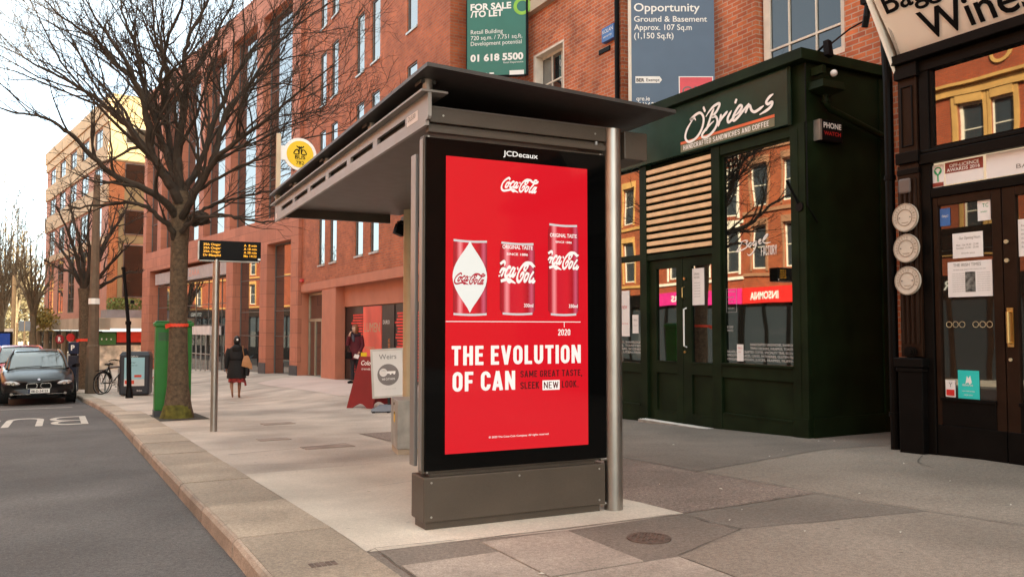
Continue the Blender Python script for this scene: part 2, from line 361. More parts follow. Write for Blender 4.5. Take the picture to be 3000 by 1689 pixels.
m_postw = mat('back post reflected beige', (.50, .40, .26), .5, metal=.3, var=.1, vs_=4)  # steel post; the beige light it reflects is put into the colour
m_blackgl = glass('black glass surround', (.002, .002, .002), 1.22, rough=.05)
m_bark = mat('bark', (.105, .070, .042), .95, var=.4, vs_=16, bump=1.0, bs=30, speck=.25)
m_twig = mat('twig bark', (.036, .024, .016), .95, var=.3, vs_=6)
m_moss = mat('mossy bark', (.10, .088, .014), .95, var=.5, vs_=10, bump=.9, bs=26)
m_rib = mat('red ribbon', (.72, .06, .03), .6)
m_gcab = mat('green cabinet paint', (.020, .165, .022), .4, var=.12, vs_=4)
m_rub = mat('black rubber', (.015, .015, .015), .7)
m_pole = mat('concrete post', (.13, .088, .058), .85, var=.2, vs_=5, bump=.4, bs=50)

# ------------------------------------------------------------------ ground
KP = [(.95, -14), (.95, 5), (.95, 12), (.96, 18), (.84, 23), (.62, 27), (.18, 33), (-.7, 40), (-1.9, 48), (-3.4, 57), (-5.2, 67), (-11, 95), (-22, 140)]
def kx(y):
    for (a, b), (c, d) in zip(KP, KP[1:]):
        if y <= d: return a+(c-a)*(y-b)/(d-b)
    return KP[-1][0]
big = MB(); xs = [-400, -60, -20, 0, 20, 60, 400]; ys = [-300, -40, 5, 27, 62, 140, 300, 900]
for i in range(len(xs)-1):
    for j in range(len(ys)-1):
        big.face([(x, y, gz(-9, y)-.17) for x, y in ((xs[i], ys[j]), (xs[i+1], ys[j]), (xs[i+1], ys[j+1]), (xs[i], ys[j+1]))])
struct(obj('ground', big, m_pave))
rd = MB(); YS = [-14+2.*i for i in range(9)]+[5]+[5.5+.5*i for i in range(0)]
ST = sorted(set([-14, -8, -2, 2, 5, 8, 12, 15, 18]+[20+i for i in range(20)]+[42, 45, 48, 52, 57, 62, 67, 75, 85, 95, 115, 140]))
def strip(mb, f0, f1, zo, z2=None):
    for a, b in zip(ST, ST[1:]):
        mb.face([(f0(a), a, gz(-1, a)+zo), (f1(a), a, gz(-1, a)+(zo if z2 is None else z2)), (f1(b), b, gz(-1, b)+(zo if z2 is None else z2)), (f0(b), b, gz(-1, b)+zo)])
strip(rd, lambda y: kx(y)-10.2, lambda y: kx(y), -.105)
struct(obj('road', rd, m_asph))
pv = MB(); strip(pv, lambda y: kx(y)-14, lambda y: kx(y)-10.2, .0); strip(pv, lambda y: kx(y)-10.2, lambda y: kx(y)-10.199, .0, -.11)
struct(obj('pavement', pv, m_pave))
# near pavement : grid mesh
pm = MB()
fr_ = [0, .1, .25, .4, .5, .6, .7, .8, .9, 1.]
for a, b in zip(ST, ST[1:]):
    def row(y):
        x0 = kx(y)+.3; return [(x0+(24-x0)*f, y, gz(x0+(24-x0)*f, y)) for f in (0, .04, .08, .12, .16, .2, .24, .28, .32, .4, 1)]
    r0, r1 = row(a), row(b)
    for k in range(len(r0)-1): pm.face([r0[k], r0[k+1], r1[k+1], r1[k]])
struct(obj('pavement', pm, m_pave))
# kerb: granite slabs laid end to end, joints left between them
kb = MB(); kf = MB(); y = -6.
random.seed(3)
while y < 100:
    L_ = random.uniform(1.0, 1.5) if y < 30 else 2.4
    y2 = y+L_-.022; W = .60 if y < 19 else .34
    jz = random.uniform(-.004, .004)
    a0, a1 = kx(y), kx(y2); z0, z1 = gz(0, y)+.012+jz, gz(0, y2)+.012+jz
    if y2 > 4.4 or y < 2.5:
        kb.prism([(a0+.03, y, z0), (a0+W, y, z0), (a0+W, y, z0-.16), (a0+.03, y, z0-.16)], (a1-a0, y2-y, z1-z0))
        kf.loft([[(a0-.012, y, z0-.13), (a0-.005, y, z0-.03), (a0+.012, y, z0-.006), (a0+.028, y, z0-.001), (a0+.028, y, z0-.14)],
                 [(a1-.012, y2, z1-.13), (a1-.005, y2, z1-.03), (a1+.012, y2, z1-.006), (a1+.028, y2, z1-.001), (a1+.028, y2, z1-.14)]])
    y += L_
struct(obj('kerb', kb, m_kerb)); struct(obj('kerb', kf, m_kerbf))
o4 = .004
sheet('pavement', [(1.56, 4.62), (3.80, 4.54), (3.74, 5.15), (3.74, 8.2), (1.56, 8.2)], o4, m_pad)
sheet('pavement', [(3.80, 4.545), (5.15, 4.60), (5.12, 5.93), (5.3, 11.5), (3.745, 11.5), (3.745, 5.15)], o4, m_pasph2)
sheet('pavement', [(5.15, 4.60), (5.48, 3.21), (9.6, 3.21), (9.6, 6.1), (7.36, 6.44), (5.125, 5.93)], o4, m_pasph)
sheet('pavement', [(5.13, 5.94), (7.36, 6.45), (9.8, 6.11), (9.8, 13.5), (5.31, 13.5), (5.3, 11.5)], o4, m_pasph3)
sheet('pavement', [(1.25, 4.4), (1.64, 4.69), (1.56, 4.61), (2.1, 4.60), (2.84, 4.51), (3.80, 4.535), (5.15, 4.59), (5.48, 3.20), (9.6, 3.2), (9.6, -6), (.98, -6), (.98, 4.3)], o4, m_pasph3)
sheet('pavement', [(3.06, 3.70), (3.81, 4.0), (5.31, 3.77), (5.48, 3.1), (9.6, 3.1), (9.6, -6), (3.06, -6)], 2*o4, m_pasph)
jn = MB()
def joint(pts, w_=.010):
    rj = random.Random(len(pts)*17+int(pts[0][0]*100)); P = []
    for (xa, ya), (xb, yb) in zip(pts, pts[1:]):
        n = max(2, int(math.hypot(xb-xa, yb-ya)/.12))
        for k in range(n): t = k/n; P.append((xa+(xb-xa)*t+rj.gauss(0, .006), ya+(yb-ya)*t+rj.gauss(0, .006)))
    P.append(pts[-1])
    for (xa, ya), (xb, yb) in zip(P, P[1:]):
        l = math.hypot(xb-xa, yb-ya) or 1; nx, ny = -(yb-ya)/l, (xb-xa)/l; a = w_*rj.uniform(.3, 1.1)*.5
        jn.face([(xa+nx*a, ya+ny*a, gz(xa, ya)+.0125), (xa-nx*a, ya-ny*a, gz(xa, ya)+.0125), (xb-nx*a, yb-ny*a, gz(xb, yb)+.0125), (xb+nx*a, yb+ny*a, gz(xb, yb)+.0125)])
for q in ([(3.80, 4.54), (5.15, 4.60), (5.48, 3.21), (5.52, 2.0)], [(5.15, 4.6), (5.125, 5.93), (7.36, 6.45), (7.85, 6.36)], [(5.125, 5.93), (5.3, 11.5)], [(1.62, 4.66), (2.10, 4.61), (2.83, 4.52), (3.8, 4.53)], [(3.06, 3.7), (3.81, 4.0), (5.31, 3.77)], [(3.81, 4.0), (3.75, 4.5)], [(1.62, 4.66), (1.60, 3.55)], [(3.755, 5.2), (3.745, 8.0), (3.745, 11.5)], [(7.7, 5.5), (7.2, 5.2), (7.0, 4.9)], [(7.75, 5.6), (7.75, 4.0)], [(4.4, 2.2), (5.4, 3.0), (6.3, 3.4)]): joint(q)
joint([(3.2, 10.3), (2.2, 10.0), (1.7, 9.9)], .02); joint([(1.6, 13.0), (3.0, 13.4), (5.2, 13.1)], .012); joint([(2.0, 6.6), (3.1, 7.0), (3.7, 6.9)], .005); joint([(1.7, 8.8), (2.6, 8.5), (3.2, 8.7)], .005)
struct(obj('pavement', jn, m_joint))
# granite flags in the foreground
random.seed(11)
fl = MB()
def flag(x0, x1, y0, y1):
    g = .008; z = .010+random.uniform(-.002, .002)
    fl.box(x0+g, x1-g, y0+g, y1-g, -.05, z)
flag(2.22, 2.83, 3.70, 4.50); flag(1.62, 2.22, 3.55, 4.26); flag(2.22, 3.05, 2.6, 3.69); flag(1.55, 2.21, 2.5, 3.54); flag(1.02, 1.3, 3.9, 4.42); flag(1.02, 1.54, 2.7, 3.89); flag(2.22, 3.05, 1.2, 2.59)
struct(obj('pavement', fl, m_gran))
sheet('pavement', [(5.85, 19.4), (8.2, 18.4), (8.2, 31.8), (5.9, 29.2)], o4, m_ramp)
sheet('tree_pit', [(1.50, 16.0), (2.42, 16.0), (2.42, 17.9), (1.50, 17.9)], 2*o4, m_soil)
# damp patches / covers set in the pavement
def cover(label, x0, x1, y0, y1, m=m_iron, ribs=5):
    b = MB(); z = lambda x, y: gz(x, y)+.008
    xc, yc = (x0+x1)/2, (y0+y1)/2
    b.prism([(x0, y0, z(x0, y0)-.03), (x1, y0, z(x1, y0)-.03), (x1, y1, z(x1, y1)-.03), (x0, y1, z(x0, y1)-.03)], (0, 0, .03))
    for k in range(ribs):
        t = x0+(x1-x0)*(k+.5)/5; b.box(t-.012, t+.012, y0+.03, y1-.03, z(xc, yc)-.03, z(xc, yc)+.006)
    return tag(obj('access_cover', b, m), label, 'access cover', 'access covers in the pavement')
cover('small rusty rectangular cover beside the kerb slabs in the foreground', 1.19, 1.34, 4.40, 4.54)
m_cov = mat('worn cover', (.29, .225, .185), .8, var=.2, vs_=9)
cover('long worn access cover nearest the grey utility cabinet', 2.6, 3.2, 9.95, 10.25, m_cov, 0)
cover('small access cover in the pavement between display pole and pavement sign', 2.95, 3.45, 13.9, 14.3, m_cov, 0)
cover('small access cover just to the right of the steel display pole', 2.35, 2.75, 11.3, 11.6, m_cov, 0)
mh = MB(); mh.disc((3.16, 4.10, .003), .118, (0, 0, 1), 40, .010)
for k in range(9):
    for j in range(9):
        x, y_ = 3.16+(k-4)*.025, 4.10+(j-4)*.025
        if (x-3.16)**2+(y_-4.1)**2 < .105**2 and (k+j) % 2: mh.box(x-.009, x+.009, y_-.009, y_+.009, .01, .017)
man = thing('manhole_cover', 'round rusty iron manhole cover set in the dark asphalt patch', 'manhole cover', (0, 0, 0))
obj('lid', mh, m_iron, man)
rg = MB(); rg.ring((3.16, 4.10, .003), .120, .134, (0, 0, 1), 40, .009); obj('rim', rg, m_iron, man)
# road markings
bm = bmesh.new()
fr = Frame((.50, 20.4, 0), (-1, 0, 0), (0, -1, 0))
block(bm, fr, 'BUS', 0, 0, 2.55, 2.17, wt=.085, gap=.07, thick=0); block(bm, fr, 'STOP', 2.9, 0, 2.55, 2.9, wt=.085, gap=.07, thick=0)
for v in bm.verts: v.co.z = gz(-1, v.co.y)-.101
o = struct(obj('road_marking', bm, m_white))
b = MB(); b.face([(x, y, gz(-1, y)-.101) for x, y in ((-6, 24.4), (.3, 24.4), (.3, 24.5), (-6, 24.5))]); struct(obj('road_marking', b, m_white))
b = MB()
for k in range(8): b.face([(x, y, gz(-1, y)-.101) for x, y in ((-4.3, 2+6*k), (-4.2, 2+6*k), (-4.2, 4.8+6*k), (-4.3, 4.8+6*k))])
struct(obj('road_marking', b, m_white))
# litter
random.seed(5)
m_lit = mat('scrap paper', (.60, .54, .46), .8)
spots = [(4.9, 7.6), (5.05, 7.35), (6.3, 7.7), (4.35, 5.5), (4.6, 5.05), (6.4, 6.3), (6.9, 6.6), (7.9, 7.0), (5.6, 3.0), (6.0, 3.6), (4.1, 3.75), (3.9, 4.2), (4.6, 3.45), (7.0, 5.2), (2.5, 3.9), (2.2, 3.75), (5.4, 4.4), (8.05, 6.9), (3.7, 21.1), (2.2, 6.5), (2.0, 8.0), (6.5, 4.4), (4.2, 4.4)]
for x, y in spots:
    b = MB(); s = random.uniform(.006, .015); a = random.uniform(0, 3); c, d = math.cos(a)*s, math.sin(a)*s; z = gz(x, y)+.014
    if (x, y) == (3.7, 21.1): c, d = .13, -.05
    b.loft([[(x-c, y-d, z), (x+d*.5, y-c*.5, z+.005), (x+c, y+d, z+.001), (x-d*.5, y+c*.5, z+.003)], [(x-c, y-d, z+.004), (x+d*.5, y-c*.5, z+.008), (x+c, y+d, z+.004), (x-d*.5, y+c*.5, z+.006)]])
    tag(obj('paper_scrap', b, m_lit), 'tiny pale scrap of litter lying on the pavement', 'litter', 'scraps of litter on the pavement')

# ------------------------------------------------------------------ facades
def facade(parent, name, y0, y1, z0, z1, ops, m, reveal=.15, depth=8, ztop_extra=0, mrev=None):
    """wall in the plane x=0 (street at x<0), openings (ya,yb,za,zb) with reveals, sides, roof and back"""
    b = MB(); Y = sorted(set([y0, y1]+[v for o in ops for v in o[:2]])); Z = sorted(set([z0, z1]+[v for o in ops for v in o[2:4]]))
    for ya, yb in zip(Y, Y[1:]):
        for za, zb in zip(Z, Z[1:]):
            cy, cz = (ya+yb)/2, (za+zb)/2
            if any(o[0] < cy < o[1] and o[2] < cz < o[3] for o in ops): continue
            b.face([(0, yb, za), (0, ya, za), (0, ya, zb), (0, yb, zb)])
    for ya, yb, za, zb in [o[:4] for o in ops]:
        r = reveal
        b.face([(0, ya, za), (r, ya, za), (r, ya, zb), (0, ya, zb)]); b.face([(r, yb, za), (0, yb, za), (0, yb, zb), (r, yb, zb)])
        b.face([(0, ya, zb), (r, ya, zb), (r, yb, zb), (0, yb, zb)]); b.face([(0, ya, za), (0, yb, za), (r, yb, za), (r, ya, za)])
        b.face([(r+.12, yb, za), (r+.12, ya, za), (r+.12, ya, zb), (r+.12, yb, zb)])
    for yy in (y0, y1): b.face([(0, yy, z0), (depth, yy, z0), (depth, yy, z1), (0, yy, z1)])
    b.face([(0, y0, z1), (0, y1, z1), (depth, y1, z1), (depth, y0, z1)]); b.face([(depth, y0, z0), (depth, y1, z0), (depth, y1, z1), (depth, y0, z1)])
    bmesh.ops.remove_doubles(b.bm, verts=b.bm.verts, dist=1e-5)
    return obj(name, b, m, parent)
def window(parent, ya, yb, za, zb, x, m_f, m_g, bars_v=(), bars_h=(), fw=.05, sill=None, name='window', fd=.05):
    f = MB(); f.box(x, x+fd, ya, ya+fw, za, zb); f.box(x, x+fd, yb-fw, yb, za, zb); f.box(x, x+fd, ya+fw, yb-fw, za, za+fw); f.box(x, x+fd, ya+fw, yb-fw, zb-fw, zb)
    for v in bars_v: yy = ya+(yb-ya)*v; f.box(x+.004, x+fd-.004, yy-.013, yy+.013, za+fw, zb-fw)
    for h in bars_h: zz = za+(zb-za)*h; f.box(x+.002, x+fd-.002, ya+fw, yb-fw, zz-.016, zz+.016)
    o = obj(name, f, m_f, parent)
    g = MB(); g.box(x+fd*.55, x+fd*.55+.01, ya+fw*.5, yb-fw*.5, za+fw*.5, zb-fw*.5); obj('pane', g, m_g, o)
    if sill: s = MB(); s.box(-.04, x+fd, ya-.03, yb+.03, za-.06, za-.003); obj('sill', s, sill, o)
    return o
UPZ = (0, 0, 1); RTY = (0, -1, 0)

# ---- red brick office wing, plane X = 8.2, from A 18.35 to 33.7
ox, oy = 8.2, 18.35
bz = thing('brick_office', 'red brick office wing with pairs of tall narrow windows above a red stone shopfront', 'office building', (ox, oy, 0))
ops = []
rows = [(3.57, 5.52), (6.5, 8.45), (9.38, 11.32), (12.25, 14.2)]
wins = [(29.22, 30.02), (27.76, 28.56), (24.93, 25.72), (23.46, 24.24), (20.48, 21.24)]
for za, zb in rows:
    for a, c in wins: ops.append((a-oy, c-oy, za, zb))
facade(bz, 'wall', 0, 32.75-oy, 2.98, 16.2, ops, m_brickZ, reveal=.09, depth=9)
for (a, c, za, zb) in ops: window(bz, a+.01, c-.01, za+.01, zb-.01, .03, m_frame, m_glass, fw=.035, sill=m_steelD)
# soldier courses, stone ground floor frame
gops = [(29.5-oy, 32.42-oy, -1, 2.66), (18.9-oy, 27.8-oy, -1, 2.72)]
facade(bz, 'stone_front', 0, 32.75-oy, -.8, 2.975, gops, m_stoneP, reveal=.34, depth=5)
b = MB(); b.box(-.03, .05, .0, 32.75-oy, 2.70, 2.98); obj('stone_band', b, m_stoneP, bz)
# lintel panel above the red shop, set back
b = MB(); b.box(.30, .40, 18.9-oy, 27.8-oy, 2.02, 2.72); obj('lintel_panel', b, m_stoneP, bz)
d = MB(); d.box(.28, .34, 29.55-oy, 29.62-oy, -.5, 2.62); d.box(.28, .34, 32.3-oy, 32.37-oy, -.5, 2.62); d.box(.28, .34, 29.55-oy, 32.37-oy, 2.55, 2.64); d.box(.28, .34, 29.62-oy, 32.3-oy, 1.55, 1.66)
d.box(.28, .34, 30.5-oy, 30.56-oy, -.5, 1.55); d.box(.28, .34, 31.4-oy, 31.46-oy, -.5, 1.55)
do = obj('entrance_door', d, mat('bronze door frame', (.42, .36, .26), .4, metal=.5), bz)
g = MB(); g.box(.32, .33, 29.58-oy, 32.34-oy, -.5, 2.6); obj('pane', g, m_glass, do)
b = MB()
for k in range(2): b.box(-.10, -.002, 32.05-oy+k*.14, 32.15-oy+k*.14, 3.08, 3.2)
obj('fire_alarm', b, mat('alarm red', (.55, .03, .03), .4), bz)
# red shop: dark surround, red louvred shutters, poster
m_shred = mat('red shop shutter', (.75, .04, .028), .5, var=.2, vs_=5); m_shdk = mat('dark shop surround', (.018, .014, .013), .4)
rs = thing('red_shopfront', 'dark shopfront with slatted red windows and a red poster under the stone lintel', 'shopfront', (ox, oy, 0))
b = MB(); b.box(.36, .42, 18.9-oy, 27.8-oy, -.6, 2.015); obj('surround', b, m_shdk, rs)
for y0, y1 in ((25.9, 27.1), (19.3, 22.95)):
    b = MB()
    for k in range(22): z = -.15+k*.088; b.box(.33, .357, y0-oy, y1-oy-.25*abs(math.sin(k*.7)), z, z+.05)
    obj('shutter', b, m_shred, rs)
b = MB(); b.box(.335, .357, 24.1-oy, 25.85-oy, -.2, 1.98); po = obj('poster', b, mat('poster red', (.72, .10, .065), .5, var=.25, vs_=1.2), rs)
lettering(po, Frame((.335, 0, 0), RTY, UPZ), [T('LUMEN', -(25.7-oy), 1.18, .30, 1.45), T('TOGETHER', -(25.6-oy), .62, .10, .9)], m_inkgold)
b = MB(); b.box(.335, .357, 23.0-oy, 24.05-oy, -.3, 1.98); p2 = obj('door', b, m_shdk, rs)
lettering(p2, Frame((.335, 0, 0), RTY, UPZ), [T('DUROI', -(23.95-oy), 1.42, .12, .55)], m_inkw)
lettering(p2, Frame((.335, 23.35-oy, -.05), (0, 0, 1), (0, 1, 0)), [T('TOGETHER', 0, 0, .16, 1.05)], mat('orange lettering', (.7, .2, .03), .5))

# ---- red stone office wing, bends toward the street
WZ = R(8.5)
sw = thing('stone_office', 'tall red sandstone office with deep vertical fins and a grey canopy sign over its entrance', 'office building', (8.1, 32.1, 0), WZ)
L_end = 25.0
facade(sw, 'wall', .3, L_end, -1.6, 16.0, [(1.05, 3.65, -1.4, 4.83), (4.45, 7.95, -1.4, 4.83), (8.9, 23.2, -1.4, 4.75)]+
       [(a, c, 5.9, 14.75) for a, c in ((1.15, 4.4), (5.15, 8.5), (9.3, 12.6), (13.4, 16.7), (17.5, 20.8), (21.6, 24.3))], m_stone, reveal=.55, depth=5)
def slot(y0, y1, z0, z1):
    o = window(sw, y0, y1, z0, z1, .34, m_frame, m_glass, bars_h=[.2, .42, .63, .84], fw=.06)
for a, c in ((1.15, 4.4), (5.15, 8.5), (9.3, 12.6), (13.4, 16.7), (17.5, 20.8), (21.6, 24.3)): slot(a, c, 5.9, 14.75)
for a, c in ((1.05, 3.65), (4.45, 7.95)): window(sw, a, c, -1.4, 4.83, .36, m_frame, m_glass, bars_h=[.38, .55, .78], fw=.06)
for ya_, yb_ in ((.28, 1.05), (3.65, 4.45), (7.95, 8.9)): b = MB(); b.box(-.03, -.002, ya_, yb_, -1.5, -.15); obj('plinth', b, m_plinth, sw)
window(sw, 8.9, 23.2, -1.4, 3.85, .5, m_frame, m_glass, bars_v=[.15, .3, .45, .6, .8], bars_h=[.55, .75], fw=.07)
b = MB(); b.box(.18, .5, 9.0, 22.6, 3.9, 4.55); so_ = obj('canopy_sign', b, mat('grey sign panel', (.36, .31, .30), .5), sw)
lettering(so_, Frame((.18, 0, 0), RTY, UPZ), [T('ZARA', -15.6, 4.08, .34, 1.9)], mat('faint red letters', (.62, .22, .15), .5))
b = MB(); b.box(-.1, .45, 10.9, 14.2, .98, 1.42); dv = obj('revolving_door', b, mat('white metal', (.66, .60, .58), .4), sw)
b = MB()
for k in range(5): b.box(-.06, .0, 10.9+k*.8, 10.96+k*.8, -1.3, .98)
b.box(-.05, .0, 10.9, 14.2, .0, .05); obj('mullion', b, m_steelD, dv)

# ---- tan apartment / office building beyond
TZ = R(9.5)
tb = thing('cream_office', 'cream and pink brick office block with a shop canopy, beyond the red stone office', 'office building', (2.58, 61.1, 0), TZ)
tw = []
for za, zb in ((13.75, 15.05), (11.1, 12.45), (7.55, 9.6), (2.5, 6.9)):
    for k in range(5): s = 2.0+4.42*k; tw.append((s, s+2.45, za, zb))
facade(tb, 'wall', 0, 24, 2.0, 15.8, [t for t in tw], m_tanbr, reveal=.07, depth=12)
for t in tw: window(tb, *t, .02, m_frame, m_glass, bars_v=[.5], bars_h=[.5] if t[3]-t[2] < 3 else [.25, .5, .75], fw=.06)
b = MB()
for z0, z1 in ((12.5, 13.66), (9.7, 11.0), (6.98, 7.48), (15.12, 15.78)): b.box(-.12, -.003, 0, 24, z0, z1)
b.box(-.04, -.003, 0, 2, 13.66, 15.1)
for k in range(4): s = 4.5+4.42*k; b.box(-.04, -.003, s, s+1.9, 13.66, 15.1)
obj('cream_band', b, m_tan, tb)
b = MB(); b.box(-.22, .3, -.1, 24, 15.82, 16.8); b.box(.4, 11.8, .3, 23, 15.82, 16.75); obj('parapet', b, m_tan, tb)
# side wall facing the camera
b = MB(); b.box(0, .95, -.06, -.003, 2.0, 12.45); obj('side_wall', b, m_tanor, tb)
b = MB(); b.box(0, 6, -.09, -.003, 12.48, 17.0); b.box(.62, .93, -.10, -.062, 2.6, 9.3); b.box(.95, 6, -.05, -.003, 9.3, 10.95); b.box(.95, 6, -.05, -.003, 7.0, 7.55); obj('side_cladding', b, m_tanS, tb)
for za, zb in ((13.75, 14.85), (11.0, 12.4), (7.6, 9.25), (3.4, 6.9)):
    f = MB(); f.box(.97, 4.0, -.13, -.10, za, zb); wo = obj('window', f, m_frame, tb); g = MB(); g.box(1.0, 3.97, -.14, -.131, za+.05, zb-.05); obj('pane', g, m_glassD, wo)
b = MB(); b.box(-1.7, -.2, -2.2, 24, 1.2, 1.95); b.box(-1.7, 4.5, -2.2, -.2, 1.3, 1.98); obj('canopy', b, m_conc, tb)
b = MB(); b.box(-1.0, 4, -.6, -.1, -1.4, 1.1); b.box(-.3, -.21, -.1, 24, -1.5, 1.14); sf = obj('shop_front', b, mat('shop dark', (.05, .04, .035), .4, var=.3), tb)
b = MB()
for k in range(6): b.box(-.36, -.305, .6+k*3.9, 3.6+k*3.9, -1.3, .75)
obj('pane', b, m_glass, sf)
b = MB()
for k in range(7): b = MB(); b.box(-.55, -.3, .2+k*3.9, .55+k*3.9, -1.5, 1.14); obj('pillar', b, m_conc, tb)
b = MB(); b.box(-.95, 4, -.75, -.61, .2, 1.05); 
def small_sign(p, x0, x1, y0, y1, z0, z1, m, words=None, name='sign'):
    b = MB(); b.box(x0, x1, y0, y1, z0, z1); o = obj(name, b, m, p)
    if words:
        b = MB(); rs3 = random.Random(4)
        for k in range(5): xx = x0+(x1-x0)*(.12+.17*k); b.box(xx, xx+.07, y0-.006, y0-.002, z0+.30, z0+.30+rs3.uniform(.1, .16))
        obj('lettering', b, m_inkw, o)
    return o
small_sign(tb, -1.2, .45, -.9, -.8, .25, 1.0, mat('green shop sign', (.05, .16, .04), .5), 'SPAR', 'shop_sign')
small_sign(tb, .5, 3.2, -.9, -.8, .4, 1.1, mat('red shop sign', (.62, .04, .025), .5), None, 'shop_sign')
b = MB()
for k in range(5): b.box(-.9+k*.9, -.84+k*.9, -.7, -.62, -1.4, .2)
b.box(-.95, 3.5, -.68, -.63, -1.4, .2); obj('shop_window', b, mat('lit shop interior', (.62, .52, .40), .5, var=.5, vs_=2.2), tb)
for u_, v_, r_, mm in ((175, 993, .30, mat('crimson sign', (.22, .012, .018), .5)), (207, 988, .28, mat('red sign', (.5, .02, .02), .5))):
    c_ = at(u_, v_, 56); rs_ = thing('round_sign', 'round dark red R sign hanging under the canopy' if u_ == 175 else 'round bright red sign hanging to the right of the R sign', 'sign', c_, -YAW)
    b = MB(); b.disc((0, .06, 0), r_, (0, -1, 0), 28, .08); bo_ = obj('board', b, mm, rs_)
    b = MB(); b.tube([(0, .02, r_), (0, .02, r_+.35)], .02, 6); obj('hanger', b, m_ink, rs_)
    if u_ == 175: lettering(bo_, Frame((0, -.021, 0), (1, 0, 0), UPZ), [T('R', 0, -.15, .32, .2, align='C', bold=.02)], m_inkw)
# hedge on the canopy
hd = MB(); random.seed(21)
for k in range(1500):
    p = Vector((random.uniform(-.2, 4.2), random.uniform(-2.0, -.5), 2.42+random.uniform(0, .85)))
    a = Vector((random.gauss(0, 1), random.gauss(0, 1), random.gauss(0, 1))).normalized(); c = a.orthogonal().normalized(); q = a.cross(c); s = .09
    hd.face([p+c*s, p+q*s*.6, p-c*s, p-q*s*.6])
hg = thing('hedge', 'clipped green hedge growing in a planter on the shop canopy', 'hedge', (2.58, 61.1, 0), TZ)
obj('foliage', hd, mat('hedge leaf', (.16, .19, .045), .7, var=.5, vs_=6), hg)
b = MB(); b.box(-.4, 4.4, -2.1, -.4, 1.985, 2.5); obj('planter', b, mat('lead grey', (.24, .22, .22), .6), hg)
# ---- old brick terrace house (set back), X = 9.7
gx, gy = 9.7, 0.0
th = thing('brick_townhouse', 'old orange brick townhouse above the green sandwich shop, with sash windows', 'townhouse', (gx, gy, 0))
hops = [(15.5, 16.86, 6.3, 7.71), (10.75, 13.33, 5.0, 8.9), (8.0, 9.71, 5.2, 8.9), (15.3, 17.0, 9.0, 11.2), (3.5, 5.2, 5.2, 8.9)]
facade(th, 'wall', -34, 18.34, -.4, 16.5, hops, m_brickG, reveal=.22, depth=9)  # wall top raised out of view so the house shades the big tree
so1 = window(th, 15.54, 16.82, 6.32, 7.66, .18, m_wfr, m_glass, bars_v=[.28, .62], bars_h=[.5], fw=.05)
f = MB(); f.box(-.005, .2, 16.76, 16.858, 6.3, 7.708); f.box(-.006, .2, 15.5, 16.75, 7.66, 7.707); f.box(-.004, .2, 15.502, 15.55, 6.3, 7.65); obj('painted_reveal', f, m_wfr, so1)
window(th, 8.02, 9.66, 5.2, 8.9, .12, m_wfr, glass('dim sash glass', (.015, .016, .016), 1.62, wav=.06), bars_v=[.36, .68], bars_h=[.13, .5], fw=.14)
window(th, 10.8, 13.28, 5.0, 8.9, .12, m_wfr, m_glassD, fw=.1, bars_v=[.5], bars_h=[.5])
window(th, 15.3, 17.0, 9.0, 11.2, .12, m_wfr, m_glass, fw=.1, bars_v=[.5], bars_h=[.5])
window(th, 3.52, 5.18, 5.2, 8.9, .12, m_wfr, m_doorgl, fw=.1, bars_v=[.5], bars_h=[.5])
b = MB(); b.box(-.16, -.002, 15.2, 17.1, 8.72, 8.98); obj('stone_sill', b, m_conc, th)
b = MB(); b.box(-.12, -.002, -34, 18.3, 16.2, 16.62); obj('parapet', b, m_conc, th)
b = MB(); b.tube([(-.06, 13.42, 5), (-.06, 13.42, 12.8)], .05, 10); obj('downpipe', b, m_ink, th)
b = MB(); b.tube([(-.02, 18.0, 8.2), (-.02, 18.0, 9.4)], .02, 6); obj('conduit', b, m_ink, th)
# nameplates
def plate(name, label, cat, px, y0, y1, z0, z1, m, lines=None, mt=m_inkw, th_=.05):
    t = thing(name, label, cat, (px, 0, 0)); b = MB(); b.box(-th_, -.003, y0, y1, z0, z1); p = obj('board', b, m, t, bev=.012)
    if lines: lettering(p, Frame((-th_, 0, 0), RTY, UPZ), lines, mt)
    return t
plate('alarm_box', 'blue burglar alarm box high on the orange brick wall', 'alarm box', gx, 13.47, 13.9, 7.10, 7.40, mat('blue plastic', (.03, .12, .34), .35), [T('KOLAN', -13.86, 7.27, .08, .36), T('security', -13.84, 7.18, .05, .3)], th_=.10)
plate('name_plate', 'small dark street plate under the blue alarm box', 'plate', gx, 13.72, 14.12, 6.93, 7.03, m_ink, th_=.03)

